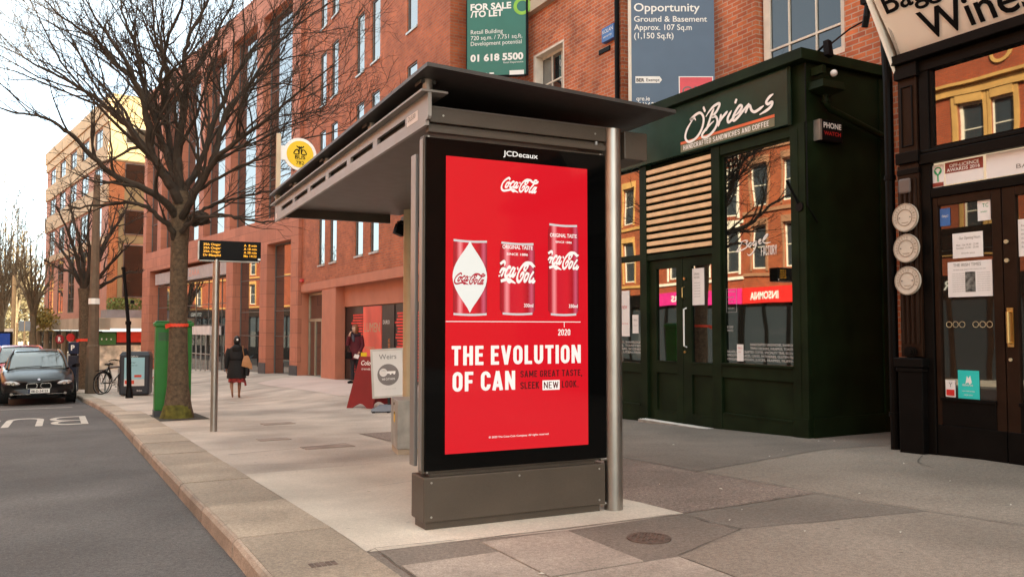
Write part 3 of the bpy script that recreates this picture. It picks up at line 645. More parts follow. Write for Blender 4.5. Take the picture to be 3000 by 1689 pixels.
# ---- estate agent V-boards
def vboard(name, label, right_edge, rz, wid, z0, z1, m):
    t = thing(name, label, 'estate board', right_edge, rz)     # local x: from wall edge outward along -x
    b = MB(); b.box(-wid, 0, 0, .03, z0, z1); o = obj('board', b, m, t); return t, o
m_bgreen = mat('green board', (.028, .155, .115), .4, var=.05); m_bblue = mat('slate blue board', (.075, .115, .175), .4, var=.05)
f_ = 13.9; pe = at(2095, 300, f_)
tB, oB = vboard('estate_agent_board', 'slate blue estate board headed Opportunity, standing out from the townhouse', (pe.x, pe.y, 0), -YAW, 1.39, 4.6, 8.3, m_bblue)
k_ = f_/FPX
def bx(u): return (u-2095)*k_
def bzz(v, f=f_): return at(2000, v, f).z
def F0(o): return Frame((0, 0, 0), (1, 0, 0), UPZ)
lettering(oB, Frame((0, -.002, 0), (1, 0, 0), UPZ), [T('Opportunity', bx(1859), bzz(29), .145, bx(2053)-bx(1859), bold=.012), T('Ground & Basement', bx(1859), bzz(60), .10, bx(2074)-bx(1859), bold=.01), T('Approx. 107 Sq.m', bx(1859), bzz(85), .10, bx(2029)-bx(1859), bold=.01), T('(1,150 Sq.ft)', bx(1859), bzz(110), .10, bx(1975)-bx(1859), bold=.01), T('qre.ie', bx(1864), bzz(295), .075, bx(1904)-bx(1864), bold=.01), T('(01)637 5555', bx(1864), bzz(317), .10, .62, bold=.01)], m_inkw)
b = MB(); b.prism([(bx(u), -.004, bzz(v)) for u, v in ((1862, 223), (1933, 223), (1940, 233), (1933, 243), (1862, 243))], (0, .003, 0)); bo = obj('rating_label', b, m_inkw, oB.parent)
lettering(bo, Frame((0, -.004, 0), (1, 0, 0), UPZ), [T('BER', bx(1865), bzz(239), .06, .13, bold=.02), T('Exempt', bx(1894), bzz(238), .055, .22)], m_ink)
b = MB(); b.box(bx(1989), bx(2090), -.004, -.001, bzz(320), bzz(223)); bo = obj('logo_panel', b, m_inkw, tB)
b = MB(); b.box(bx(1992), bx(2087), -.007, -.0045, bzz(320), bzz(226)); obj('logo_field', b, mat('coral pink', (.72, .08, .10), .5), bo)
lettering(bo, Frame((0, -.007, 0), (1, 0, 0), UPZ), [T('QRE', bx(1999), bzz(281), .17, .44)], m_inkg)
b = MB(); b.box(-1.39-.05, -1.392, -.004, .05, 4.6, 8.3); obj('edge_trim', b, m_wfr, tB)
f2 = 19.6; pe2 = at(1541, 100, f2)
tG, oG = vboard('estate_agent_board', 'green For Sale or To Let estate board fixed at an angle to the brick wall', (pe2.x, pe2.y, 0), -YAW-R(9.4), 1.42, 7.25, 10.2, m_bgreen)
k2 = f2/FPX
gxx = lambda u: (u-1541)*k2
gz_ = lambda v: at(1450, v, f2).z
lettering(oG, Frame((0, -.002, 0), (1, 0, 0), UPZ), [T('FOR SALE', gxx(1375), gz_(20), .155, gxx(1497)-gxx(1375), bold=.035), T('/TO LET', gxx(1375), gz_(41), .155, gxx(1472)-gxx(1375), bold=.035), T('Retail Building', gxx(1376), gz_(92), .105, gxx(1472)-gxx(1376)), T('720 sq.m. / 7,751 sq.ft.', gxx(1376), gz_(110), .105, gxx(1530)-gxx(1376)), T('Development potential', gxx(1376), gz_(127), .105, gxx(1528)-gxx(1376)), T('01 618 5500', gxx(1375), gz_(174), .165, gxx(1533)-gxx(1375), bold=.04), T('Retail Department', gxx(1474), gz_(184), .045, gxx(1533)-gxx(1474)), T('CBRE', gxx(1378), gz_(228), .15, gxx(1446)-gxx(1378), bold=.04)], m_inkw)
b = MB(); b.ring((gxx(1530), -.002, gz_(16)), .13, .21, (0, -1, 0), 36, .003); obj('logo_ring', b, mat('lime', (.25, .50, .06), .5), oG.parent)
b = MB(); b.box(gxx(1492), gxx(1535), -.004, -.001, gz_(219), gz_(206)); obj('rating_label', b, m_inkw, tG)
b = MB(); b.box(.002, .05, -.03, .06, 7.22, 10.2); b.box(-1.44, -1.422, -.01, .05, 7.22, 10.2); b.box(-1.42, 0, .0, .05, 7.2, 7.248); obj('frame', b, m_ink, tG)

# ------------------------------------------------------------------ green sandwich shop (projects from the townhouse), plane X = 8.15
X0, A0 = 8.15, 7.32
shop = thing('sandwich_shop', "dark green sandwich shop with white script sign and pale wooden louvres over its double door", 'shop', (X0, A0, 0))
def S(*b_): return b_
def boxes(name, m, parent, lst, bev=0):
    b = MB()
    for q in lst: b.box(*q)
    return obj(name, b, m, parent, bev=bev)
def y_(a): return a-A0
# joinery frame: pilasters, mullions, rails
boxes('frame', m_green, shop, [(-.03, .25, y_(7.33), y_(7.57), -.2, 3.86), (-.045, -.031, y_(7.33), y_(7.57), -.2, .16), (-.02, .2, y_(8.88), y_(9.05), -.2, 3.86), (-.02, .2, y_(10.56), y_(10.73), -.3, 3.86), (-.02, .2, y_(11.95), y_(12.2), -.3, 3.86),
      (-.015, .15, y_(7.572), y_(8.878), .60, .77), (-.045, .1, y_(7.572), y_(8.878), .772, .80), (-.015, .15, y_(7.572), y_(8.878), -.2, .095), (.02, .15, y_(7.572), y_(8.878), .097, .598), (-.022, .02, y_(7.60), y_(8.85), .085, .112),
      (-.015, .15, y_(10.732), y_(11.948), .58, .73), (.02, .15, y_(10.732), y_(11.948), .06, .578), (-.015, .15, y_(10.732), y_(11.948), -.35, .058), (-.022, .02, y_(10.75), y_(11.93), .055, .08),
      (-.01, .15, y_(9.052), y_(10.558), 2.345, 2.43), (-.01, .15, y_(7.572), y_(8.878), 3.72, 3.858), (-.01, .15, y_(10.732), y_(11.948), 2.37, 2.46), (.1, .2, y_(9.052), y_(11.948), 2.432, 3.858),
      (-.036, -.031, y_(7.44), y_(7.455), .2, 3.8)], bev=.006)
wA = boxes('window', m_green, shop, [(.02, .07, y_(7.575), y_(7.60), .80, 3.72), (.02, .07, y_(8.85), y_(8.876), .80, 3.72), (.02, .07, y_(7.60), y_(8.85), 3.69, 3.718)])
boxes('pane', m_shopgl, wA, [(.05, .06, y_(7.598), y_(8.852), .79, 3.70)])
wB = boxes('window', m_green, shop, [(.02, .07, y_(10.735), y_(10.76), .735, 2.37), (.02, .07, y_(11.92), y_(11.945), .735, 2.37)])
boxes('pane', m_shopgl, wB, [(.05, .06, y_(10.758), y_(11.922), .732, 2.368)])
wC = boxes('window', m_green, shop, [(.02, .07, y_(10.735), y_(10.76), 2.462, 3.85), (.02, .07, y_(11.92), y_(11.945), 2.462, 3.85)])
boxes('pane', m_shopgl, wC, [(.05, .06, y_(10.758), y_(11.922), 2.462, 3.85)])
def door(ya, yb, ga, gb, z0):
    D_ = boxes('door', m_green, shop, [(.03, .09, y_(ya), y_(ga), z0, 2.335), (.03, .09, y_(gb), y_(yb), z0, 2.335), (.03, .09, y_(ga), y_(gb), 2.2, 2.335), (.03, .09, y_(ga), y_(gb), .60, .77), (.055, .09, y_(ga), y_(gb), .02, .60), (.03, .09, y_(ga), y_(gb), z0, .02), (.025, .03, y_(ga)+.01, y_(gb)-.01, .012, .03), (.02, .03, y_(ga)+.01, y_(gb)-.01, .765, .782)], bev=.004)
    boxes('pane', m_shopgl, D_, [(.06, .068, y_(ga), y_(gb), .77, 2.2)]); return D_
d1 = door(9.055, 9.745, 9.12, 9.56, -.13); d2 = door(9.755, 10.555, 9.90, 10.38, -.16)
b = MB(); b.tube([(.02, y_(9.66), 1.0), (-.03, y_(9.66), 1.02), (-.03, y_(9.66), 1.56), (.02, y_(9.66), 1.58)], .012, 8)
obj('handle', b, m_inkw, d1)
b = MB(); b.tube([(.02, y_(9.7), 1.72), (-.025, y_(9.7), 1.74), (-.025, y_(9.7), 1.88), (.02, y_(9.7), 1.90)], .009, 8); b.disc((.03, y_(9.7), 2.02), .02, (-1, 0, 0), 12, .02); b.disc((.03, y_(9.7), .93), .018, (-1, 0, 0), 12, .02)
obj('knob', b, mat('brass', (.60, .42, .18), .3, metal=1), d1)
# louvres
b = MB()
for k in range(12):
    z = 3.775-k*.1135
    b.prism([(-.01, y_(9.06), z), (.03, y_(9.06), z+.004), (.03, y_(9.06), z-.066), (-.01, y_(9.06), z-.062)], (0, 1.655, 0))
obj('louvre', b, m_wood, shop)
# fascia and cornice
fas = boxes('fascia', m_greenF, shop, [(-.07, .2, y_(7.56), y_(12.6), 3.87, 4.61)], bev=.004)
boxes('cornice', m_green, shop, [(-.16, 1.5, y_(7.24), y_(12.7), 4.62, 4.76), (-.075, -.066, y_(7.5), y_(7.557), 3.85, 4.61), (.0, 1.5, y_(7.322), y_(7.56), 3.862, 4.615)], bev=.01)
boxes('side_wall', m_green, shop, [(.02, 1.35, .006, .1, -.2, 4.60), (1.35, 1.5, -.02, .1, -.2, 4.60), (.03, 1.34, -.018, .004, -.2, .17), (.1, 1.5, .12, 5.2, 4.3, 4.58)])
boxes('threshold', m_steelD, shop, [(-.16, .03, y_(9.02), y_(10.62), -.19, -.135)])
b = MB()
for k in range(44):
    for j in range(3): y0 = y_(9.05)+k*.0355; b.box(-.15+j*.05, -.13+j*.05, y0, y0+.02, -.135, -.128)
obj('threshold_studs', b, m_inkw, shop)
# sign on the fascia
def onX(u, v, X):
    r = at(u, v, 1)-Vector((0, 0, EYE)); k = X/r.x; return Vector((X, r.y*k, EYE+r.z*k))
def px_strokes(bm, strokes, reg, X, w0, w1, thick, off):
    u0, v0, s_ = reg; g = random.Random(1)
    for i, st in enumerate(strokes):
        P = [onX(u0+a/s_, v0+b/s_, X) for a, b in st]
        fr = Frame((X-off[0], -off[1], 0), RTY, UPZ)
        pts = [(-(p.y), p.z) for p in P]
        q = Frame((X-off[0], -off[1], 0), (0, -1, 0), UPZ)
        stroke(bm, q, pts, w0, w1, 0, 0, 1, 1, thick=thick+.0004*i)
OB = [[(350, 745), (320, 700), (235, 735), (350, 625), (440, 585), (500, 640), (518, 740), (490, 890), (420, 1040), (320, 1150), (200, 1200), (130, 1120), (150, 980), (210, 850), (300, 715)],
      [(508, 455), (552, 565)], [(565, 670), (640, 550), (740, 440), (845, 385), (850, 440), (790, 560), (700, 670), (770, 660), (812, 750), (780, 880), (700, 1000), (590, 1095), (495, 1100), (490, 1040), (560, 940), (660, 830), (740, 755)],
      [(740, 490), (690, 610), (650, 730), (610, 850), (570, 970)], [(890, 610), (870, 720), (825, 880)], [(850, 780), (920, 680), (1030, 550)], [(1115, 535), (1035, 690), (1045, 785), (1110, 740), (1200, 620)], [(1222, 285), (1188, 390)],
      [(1180, 660), (1280, 560), (1335, 460), (1290, 430), (1210, 540), (1145, 680), (1160, 750), (1240, 690), (1360, 540), (1465, 400)], [(1485, 380), (1445, 490), (1405, 595)], [(1440, 500), (1500, 430), (1540, 530), (1600, 565), (1680, 525), (1800, 435)],
      [(2005, 185), (1920, 250), (1855, 350), (1885, 400), (1975, 355), (1965, 430), (1880, 520), (1710, 625)]]
m_sgnw = mat('sign letter white', (.85, .80, .76), .45, var=.02)
bm = bmesh.new(); px_strokes(bm, OB, (1990, 250, 7.25), X0-.078, .036, .043, 0, (X0, A0))
obj('script_lettering', bm, m_sgnw, fas)
b = MB(); b.box(-.074, -.0705, y_(7.78), y_(9.64), 3.895, 4.005); obj('strip', b, mat('olive strip', (.16, .15, .085), .5), fas)
b = MB(); b.box(-.074, -.0705, y_(7.78), y_(9.64), 4.012, 4.05); obj('orange_line', b, mat('orange line', (.72, .13, .04), .5), fas)
lettering(fas, Frame((-.075, 0, 0), RTY, UPZ), [], m_sgnw) if False else block_lettering(fas, Frame((-.075, 0, 0), RTY, UPZ), [Bk('HANDCRAFTED SANDWICHES AND COFFEE', -y_(9.575), 3.918, .070, 1.70, wt=.13, gap=.13)], m_sgnw)
BG = [[(560, 600), (450, 840), (290, 1070), (400, 1050), (620, 960), (780, 850), (780, 740), (700, 695), (590, 740), (700, 690), (805, 600), (780, 555), (650, 560), (440, 640)], [(1000, 640), (900, 680), (850, 790), (870, 860), (940, 820), (1010, 680), (990, 790)],
      [(1230, 590), (1130, 590), (1060, 700), (1090, 770), (1180, 700), (1240, 590), (1200, 800), (1100, 1050), (960, 1210), (850, 1240), (780, 1160)], [(1330, 680), (1420, 560), (1430, 500), (1360, 530), (1330, 640), (1380, 710), (1480, 640)],
      [(1500, 620), (1620, 480), (1760, 290), (1720, 250), (1600, 400), (1530, 570), (1580, 650), (1700, 670), (1900, 630)]]
bm = bmesh.new(); px_strokes(bm, BG, (2140, 670, 16.11), X0+.045, .013, .019, 0, (X0, A0))
obj('script_lettering', bm, m_sgnw, wA)
g_ = .049
block_lettering(wA, Frame((g_, 0, 0), RTY, UPZ), [Bk('FACTORY', -y_(8.17), 2.245, .125, .28, wt=.12)], m_sgnw)
mm = mat('faint window lettering', (.50, .49, .47), .5)
random.seed(2)
L_ = []
for i, (t1_, a_, b_) in enumerate([('HANDCRAFTED SANDWICHES, SHAMROCK', 8.39, 7.60), ('TRIPLE DECKERS, WRAPPOS, TOASTIES', 8.39, 7.60), ('SALADS, HANDCRAFTED COFFEE, SPECIALITY TEAS, SCONES', 8.83, 7.60), ('SMOOTHIES, JUICES, CAKES, PATISSERIES, GLUTEN FREE', 8.83, 7.60), ('ORGANIC, VEGAN, JUICES, FRAPPES, MUFFINS', 8.83, 7.60)]):
    L_.append(T(t1_, -y_(a_), 1.045-i*.051, .033, a_-b_, bold=.012))
lettering(wA, Frame((g_, 0, 0), RTY, UPZ), L_, mm)
lettering(wB, Frame((g_, 0, 0), RTY, UPZ), [T('SANDWICHES, SHAMROCK', -y_(11.75), 1.04, .035, .95, bold=.01), T('WRAPPOS, TOASTIES', -y_(11.75), .985, .035, .95, bold=.01), T('COFFEE, TEAS, SCONES', -y_(11.75), .93, .035, .95, bold=.01), T('CAKES, GLUTEN FREE', -y_(11.75), .875, .035, .95, bold=.01)], mm)
bm = bmesh.new()
for i, st in enumerate(OB):
    fr = Frame((g_, -y_(8.84), .965), RTY, UPZ)
    stroke(bm, fr, [(a/2175, -(b-.0-(a*-.28))/2175) for a, b in st], .022, .03, 0, .16, .40, .24, thick=.0004*i)
obj('script_lettering', bm, mm, wA)
b = MB()
for q in ((g_-.001, g_, y_(8.84), y_(8.64), 1.50, 1.503), (g_-.001, g_, y_(8.84), y_(8.64), 1.83, 1.833), (g_-.001, g_, y_(8.84), y_(8.837), 1.50, 1.833), (g_-.001, g_, y_(8.643), y_(8.64), 1.50, 1.833)): b.box(*q)
obj('window_frame_print', b, mm, wA)
lettering(wA, Frame((g_, 0, 0), RTY, UPZ), [T('OPENING HOURS', -y_(8.81), 1.78, .02, .14), T('MON-FRI 7-5', -y_(8.81), 1.70, .02, .12), T('SAT 9-5', -y_(8.81), 1.64, .02, .1), T('SUN 10-4', -y_(8.81), 1.55, .02, .12), T('STAFF', -y_(8.83), 1.28, .035, .12), T('WANTED', -y_(8.83), 1.235, .03, .12)], mm)
# notices taped to doors and windows: things of their own
def notice(name, label, X, a0, a1, z0, z1, m, lines=None, ink=m_inkg, cat='notice', th_=.003, tilt=0):
    t = thing(name, label, cat, (X, (a0+a1)/2, (z0+z1)/2)); t.rotation_euler = (tilt, 0, 0)
    hw, hh = abs(a1-a0)/2, (z1-z0)/2; b = MB(); b.box(-th_, 0, -hw, hw, -hh, hh); p = obj('sheet', b, m, t)
    if lines: lettering(p, Frame((-th_, hw, -hh), RTY, UPZ), lines, ink, thick=.001)
    return t, p
m_paper = mat('paper', (.74, .70, .68), .7, var=.04)
notice('notice', 'white notice sheet taped inside the right leaf of the green shop door', X0+.055, 9.56, 9.30, 1.62, 2.16, m_paper, [T('OPENING', .04, .44, .035, .12), T('HOURS', .04, .39, .035, .12)]+[T('mon tue wed', .05, .32-.04*i, .018, .12) for i in range(6)])
notice('notice', 'tall white poster with red stamp on the left window of the green shop', X0+.045, 11.35, 11.1, 1.15, 1.9, m_paper, [T('NEW', .05, .45, .06, .14), T('menu of the day', .04, .2, .025, .17)], m_inkr)
notice('notice', 'short white notice beside the tall poster in the green shop window', X0+.045, 11.02, 10.86, 1.2, 1.5, m_paper, [T('MENU', .03, .2, .03, .1), T('soup and', .03, .12, .02, .1)])
notice('menu_card', 'upright cream menu card behind the glass at the foot of the shop window', X0+.047, 8.64, 8.52, .83, 1.06, m_paper, [T('MENU', .02, .17, .02, .08), T('today', .02, .12, .015, .06)], m_inkr)
# phone watch alarm, lamp, gutter outlet on the side wall (plane A = 7.32, faces the camera)
al = thing('alarm_box', 'black alarm box with white and red words on the dark green side wall', 'alarm box', (8.16, 7.325, 0))
b = MB(); b.box(.12, .54, -.10, .003, 3.62, 3.90); ab = obj('case', b, m_ink, al, bev=.02)
b = MB(); b.box(.117, .15, -.105, -.0, 3.63, 3.89); obj('edge', b, m_steelD, al)
lettering(ab, Frame((0, -.101, 0), (1, 0, 0), UPZ), [T('PHONE', .18, 3.79, .07, .32, bold=.03)], m_sgnw); lettering(ab, Frame((0, -.101, 0), (1, 0, 0), UPZ), [T('WATCH', .19, 3.70, .05, .30, bold=.02)], m_inkr)
gp = thing('rain_hopper', 'dark green rain hopper and sloping pipe across the shop side wall', 'downpipe', (8.15, 7.32, 0))
b = MB(); b.loft([[(.05, -.22, 4.36), (.42, -.22, 4.36), (.42, 0, 4.36), (.05, 0, 4.36)], [(.03, -.24, 4.26), (.44, -.24, 4.26), (.44, 0, 4.26), (.03, 0, 4.26)], [(.17, -.15, 4.2), (.3, -.15, 4.2), (.3, -.05, 4.2), (.17, -.05, 4.2)]]); obj('hopper', b, m_green, gp)
b = MB(); b.tube([(.235, -.1, 4.22), (.235, -.1, 4.1), (.30, -.1, 4.04), (1.28, -.1, 3.80), (1.42, -.1, 3.79), (1.47, -.06, 3.85)], .042, 10)
for z in (4.18, 4.11): b.disc((.235, -.1, z), .055, (0, 0, 1), 14, .02)
obj('pipe', b, m_green, gp, smooth=True)
cm = thing('security_light', 'small white globe security light above the green hopper', 'security light', (8.38, 7.2, 0))
b = MB(); bmesh.ops.create_uvsphere(b.bm, u_segments=14, v_segments=10, radius=.045, matrix=Matrix.Translation((.02, -.1, 4.45))); obj('globe', b, m_sgnw, cm, smooth=True)
b = MB(); b.box(-.03, .05, -.06, .12, 4.37, 4.42); b.box(-.16, -.10, -.08, .1, 4.44, 4.54); obj('bracket', b, m_green, cm)
ft = thing('flood_light', 'black floodlight tilted on top of the green shop cornice', 'floodlight', (8.28, 7.15, 4.76))
b = MB(); b.prism([(-.02, -.1, -.10), (.07, -.1, -.12), (.03, -.1, .07), (-.03, -.1, .08)], (0, .08, 0)); obj('housing', b, m_ink, ft); b = MB(); b.tube([(0, -.05, .05), (.02, .1, 0)], .015, 6); obj('arm', b, m_ink, ft)
b = MB(); b.tube([(8.3, 7.1, 4.82), (8.6, 7.3, 4.92), (9.2, 7.5, 5.28), (9.66, 7.6, 5.52)], .012, 6); b.tube([(9.66, 7.62, 4.8), (9.5, 7.0, 4.75), (9.66, 6.7, 5.05), (9.66, 6.4, 5.2)], .022, 6); b.tube([(8.12, 7.3, 4.6), (8.12, 7.3, 2.8), (8.3, 7.305, 2.6)], .008, 6)
tag(obj('cable', b, m_ink), 'black electrical cables strung from the shop roof to the brick wall', 'cable')
b = MB()
for yy, h in ((7.9, .22), (7.25, .42), (7.2, .40)): b.tube([(9.6, yy, 4.75), (9.6, yy, 4.75+h)], .012, 6); b.box(9.56, 9.64, yy-.05, yy+.05, 4.75+h, 4.77+h)
tag(obj('pipe_bracket', b, m_iron), 'thin rusty pipe stubs standing on the shop roof by the brick wall', 'pipe')
fb = thing('flag_holder', 'short dark flag pole holder on the right pilaster of the green shop', 'flag holder', (X0, 7.42, 0))
b = MB(); b.tube([(-.03, .02, 2.83), (-.22, .03, 3.12)], .017, 8); b.disc((-.03, 0, 2.80), .06, (-1, 0, 0), 14, .02); obj('socket', b, m_ink, fb)

# ------------------------------------------------------------------ wine shop, plane X = 7.9, corner at A 5.84, runs toward the camera
WX, WA = 7.9, 5.84
ws_ = thing('wine_shop', 'black and brown panelled wine shop front under a cream sign with black letters', 'shop', (WX, WA, 0))
q_ = lambda a: a-WA
boxes('wall', m_black, ws_, [(.25, 1.8, q_(-8), q_(5.82), 2.5, 4.9), (.4, 1.8, q_(-8), q_(5.6), -.1, 2.5), (.02, 1.8, q_(5.70), q_(5.82), -.1, 4.2)])
col = boxes('pilaster', m_brownj, ws_, [(-.05, .2, q_(5.58), q_(5.83), .98, 3.0), (-.03, .2, q_(5.6), q_(5.82), 3.0, 3.95)], bev=.005)
b = MB()
for k in range(4): b.tube([(-.055, q_(5.62)+k*.056, 1.12), (-.055, q_(5.62)+k*.056, 2.85)], .016, 8)
obj('fluting', b, m_brownj, col, smooth=True)
boxes('capital', m_black, col, [(-.075, .2, q_(5.565), q_(5.835), 3.02, 3.14), (-.06, .2, q_(5.575), q_(5.83), 2.90, 2.96), (-.045, -.031, q_(5.64), q_(5.655), 3.2, 3.85), (-.045, -.031, q_(5.765), q_(5.78), 3.2, 3.85), (-.045, -.031, q_(5.655), q_(5.765), 3.835, 3.85), (-.045, -.031, q_(5.655), q_(5.765), 3.2, 3.215), (-.075, .2, q_(5.565), q_(5.835), 3.93, 4.08)], bev=.006)
boxes('pedestal', m_black, col, [(-.10, .2, q_(5.56), q_(5.84), -.1, .86), (-.13, .2, q_(5.53), q_(5.87), .87, .97), (-.115, .2, q_(5.545), q_(5.855), .82, .868)], bev=.012)
b = MB()
for k in range(3): b.disc((-.075-.012*k, q_(5.70), 1.03), .075-.02*k, (-1, 0, 0), 16, .012, ry=.06-.018*k)
obj('boss', b, m_black, col)
boxes('frame', m_black, ws_, [(-.02, .2, q_(5.47), q_(5.58), -.1, 4.0), (-.05, .2, q_(-8), q_(5.575), 2.98, 3.09), (-.02, .2, q_(-8), q_(5.47), 2.62, 2.71), (-.03, .2, q_(-8), q_(5.575), 3.96, 4.08), (-.035, .2, q_(-8), q_(5.575), 3.095, 3.13), (.02, .2, q_(3.15), q_(3.4), -.1, 4.0), (.02, .2, q_(4.7), q_(4.8), 3.13, 3.15)], bev=.008)
w1_ = boxes('window', m_black, ws_, [(.0, .06, q_(3.4), q_(5.47), 3.13, 3.16), (.0, .06, q_(5.44), q_(5.47), 3.16, 3.96), (.0, .06, q_(3.4), q_(3.44), 3.16, 3.96)]); boxes('pane', m_winegl, w1_, [(.03, .04, q_(3.42), q_(5.46), 3.14, 3.97)])
w3_ = boxes('window', m_black, ws_, [(.0, .06, q_(0), q_(3.15), 3.13, 3.16)]); boxes('pane', m_winegl, w3_, [(.03, .04, q_(0), q_(3.16), .6, 3.97)])
tr = boxes('transom_light', m_black, ws_, [(.0, .06, q_(3.4), q_(5.47), 2.71, 2.725)]); boxes('pane', emis('lit transom', (.70, .52, .40), .95), tr, [(.03, .04, q_(3.42), q_(5.46), 2.72, 2.98)])
def wdoor(a0, a1, g0, g1):
    D_ = boxes('door', m_brownj, ws_, [(.0, .06, q_(a0), q_(g0), .05, 2.62), (.0, .06, q_(g1), q_(a1), .05, 2.62), (.0, .06, q_(g0), q_(g1), 2.53, 2.62), (.0, .06, q_(g0), q_(g1), .05, .30)], bev=.006)
    boxes('lower_panel', m_black, D_, [(-.006, .055, q_(g0), q_(g1), .302, .55), (-.02, .0, q_(g0)-.01, q_(g1)+.01, .545, .58), (-.008, .055, q_(a0), q_(a1), -.06, .3)], bev=.004)
    boxes('pane', m_doorgl, D_, [(.03, .038, q_(g0), q_(g1), .55, 2.53)]); return D_
dA = wdoor(4.755, 5.465, 4.85, 5.41); dB = wdoor(4.04, 4.745, 4.10, 4.62); 
boxes('frame', m_black, ws_, [(.0, .1, q_(3.4), q_(4.035), -.05, 2.62)])
b = MB(); b.tube([(.0, q_(4.69), 1.14), (-.05, q_(4.69), 1.14), (-.05, q_(4.69), 1.43), (.0, q_(4.69), 1.43)], .016, 10); b.box(-.012, .0, q_(4.72), q_(4.66), 1.1, 1.47); obj('handle', b, MATS['brass'], dB)
b = MB()
for z in (1.92, 2.1): b.disc((0, q_(4.71), z), .02, (-1, 0, 0), 14, .015)
b.disc((0, q_(4.70), .98), .016, (-1, 0, 0), 14, .012); obj('lock', b, m_inkgold, dB)
# leaning cream fascia sign with splayed end
sg = boxes('cornice', m_black, ws_, [(-.12, .3, q_(-8), q_(5.86), 4.085, 4.19)], bev=.01)
b = MB(); f0, f1, zt = .0, -.41, 4.76
ex = lambda z: f0+(f1-f0)*(z-4.19)/(zt-4.19)
b.prism([(ex(4.195)-.13+.12, q_(5.80), 4.195), (ex(5.2)-.01, q_(5.80), 5.2), (.3, q_(5.80), 5.2), (.3, q_(5.80), 4.195)], (0, -10, 0)); sgn = obj('signboard', b, m_cream, ws_)
b = MB(); b.prism([(-.03, q_(5.83), 3.93), (ex(5.2)-.03, q_(5.83), 5.2), (.9, q_(6.25), 5.2), (.9, q_(6.25), 4.6)], (.02, -.02, 0)); obj('splayed_end', b, m_cream, ws_)
sv = Vector((ex(5.19)-ex(4.19), 0, 1.0)).normalized()
frS = Frame((ex(4.195)-.012, 0, 4.195), RTY, sv)
lettering(sgn, frS, [T('Wines', -q_(5.43), .085, .32, 1.13, bold=.012), T('Baggot Street', -q_(5.72), .49, .24, 1.9, bold=.012)], m_ink, thick=.012)
ds = thing('round_sign', 'pale oval sign with dark lettering on the splayed end of the wine shop fascia', 'sign', (WX, WA, 0))
b = MB(); c = Vector((.0, .06, 4.42)); nrm = Vector((-.42, .92, 0)).normalized()*-1
u_ = Vector((.92, .42, 0)).normalized(); s0 = Vector((-.5, 0, 1)).normalized()
pts = [Vector((-.12, .015, 4.38))+Vector((.1, .05, 0))+ (u_*.20*math.cos(2*math.pi*k/28)) + (s0*.31*math.sin(2*math.pi*k/28)) for k in range(28)]
b.prism([p+Vector((.02, -.05, 0)) for p in pts], (.02, -.02, 0)); obj('board', b, mat('taupe sign', (.38, .31, .26), .5), ds)
b = MB(); b.tube([(-.35, .04, 4.95), (-.40, .06, 4.6), (-.38, .1, 4.5)], .035, 8); b.box(-.42, -.3, .02, .12, 4.75, 4.95); tag(obj('sign_lamp', b, m_ink), 'black sign lamp bracket at the left end of the wine shop sign', 'lamp').location = (WX, WA, 0)
# discs on the pilaster
m_disc = mat('cream plaque', (.56, .48, .40), .6, var=.06)
for i, (z, nm) in enumerate(((2.44, 'top'), (2.115, 'middle'), (1.775, 'bottom'))):
    t = thing('award_plaque', 'round cream award plaque, %s of three on the dark shop pilaster' % nm, 'plaque', (WX-.095, 5.705-.006*i, z), 0, 'round award plaques on the pilaster')
    b = MB(); b.disc((.0, 0, 0), .15, (-1, 0, 0), 40, .02); p = obj('disc', b, m_disc, t)
    b = MB(); b.ring((-.02, 0, 0), .138, .148, (-1, 0, 0), 40, .005); b.ring((-.02, 0, 0), .082, .090, (-1, 0, 0), 40, .005); b.box(-.024, -.02, -.04, .04, -.055, -.05); obj('raised_ring', b, mat('plaque relief', (.30, .235, .18), .6), p)
    bm = bmesh.new()
    for k, ch in enumerate('HENNESSYS GUIDES'):
        if ch == ' ': continue
        a = R(205-230*k/15.); rr = Vector((0, -1, 0)); 
        rad = Vector((0, -math.cos(a), math.sin(a))); tang = Vector((0, -math.sin(a), -math.cos(a)))
        letters(bm, Frame(Vector((-.021, 0, 0))+rad*.100, tang, rad), ch, 0, 0, .026, .016, align='C', bold=.02)
    obj('lettering', bm, MATS['plaque relief'], p)
    b = MB()
    for sgn_ in (-1, 1): b.disc((-.02, .062*sgn_, 0), .007, (-1, 0, 0), 10, .006)
    obj('screw', b, m_inkg, p)
b = MB(); b.box(-.09, -.05, q_(5.66), q_(5.80), 2.70, 2.86); bx_ = tag(obj('sensor_box', b, mat('grey plastic', (.12, .09, .08), .5), None, bev=.02), 'small grey sensor box above the round plaques on the pilaster', 'sensor'); bx_.location = (WX, WA, 0)
# notices on the wine shop door and transom
XN = WX+.026
notice('notice', 'white opening hours notice with olive header on the wine shop door', XN, 5.27, 4.955, 1.98, 2.23, m_paper, [T('Our Opening Hours', .07, .185, .03, .22), T('Mon - Sat 10.30 - 22.00', .04, .12, .02, .23), T('Sundays 12.30 - 20.00', .04, .09, .02, .23), T('thank you', .09, .04, .015, .14)], m_inkg)
t, p = notice('newspaper_page', 'newspaper page taped to the wine shop door with a dark photo in it', XN, 5.33, 4.87, 1.59, 1.945, m_paper, [T('THE IRISH TIMES', .06, .305, .032, .29), T('the best wine shops in the country this year', .06, .268, .012, .34)]+[T('lorem text of column', .05+.26*(k//9), .23-.022*(k % 9), .009, .13) for k in range(18)], m_inkg)
b = MB(); b.box(-.0055, -.0035, -.06, .045, -.13, .07); obj('photo', b, mat('newspaper photo', (.12, .12, .11), .6, var=.95, vs_=22), p)
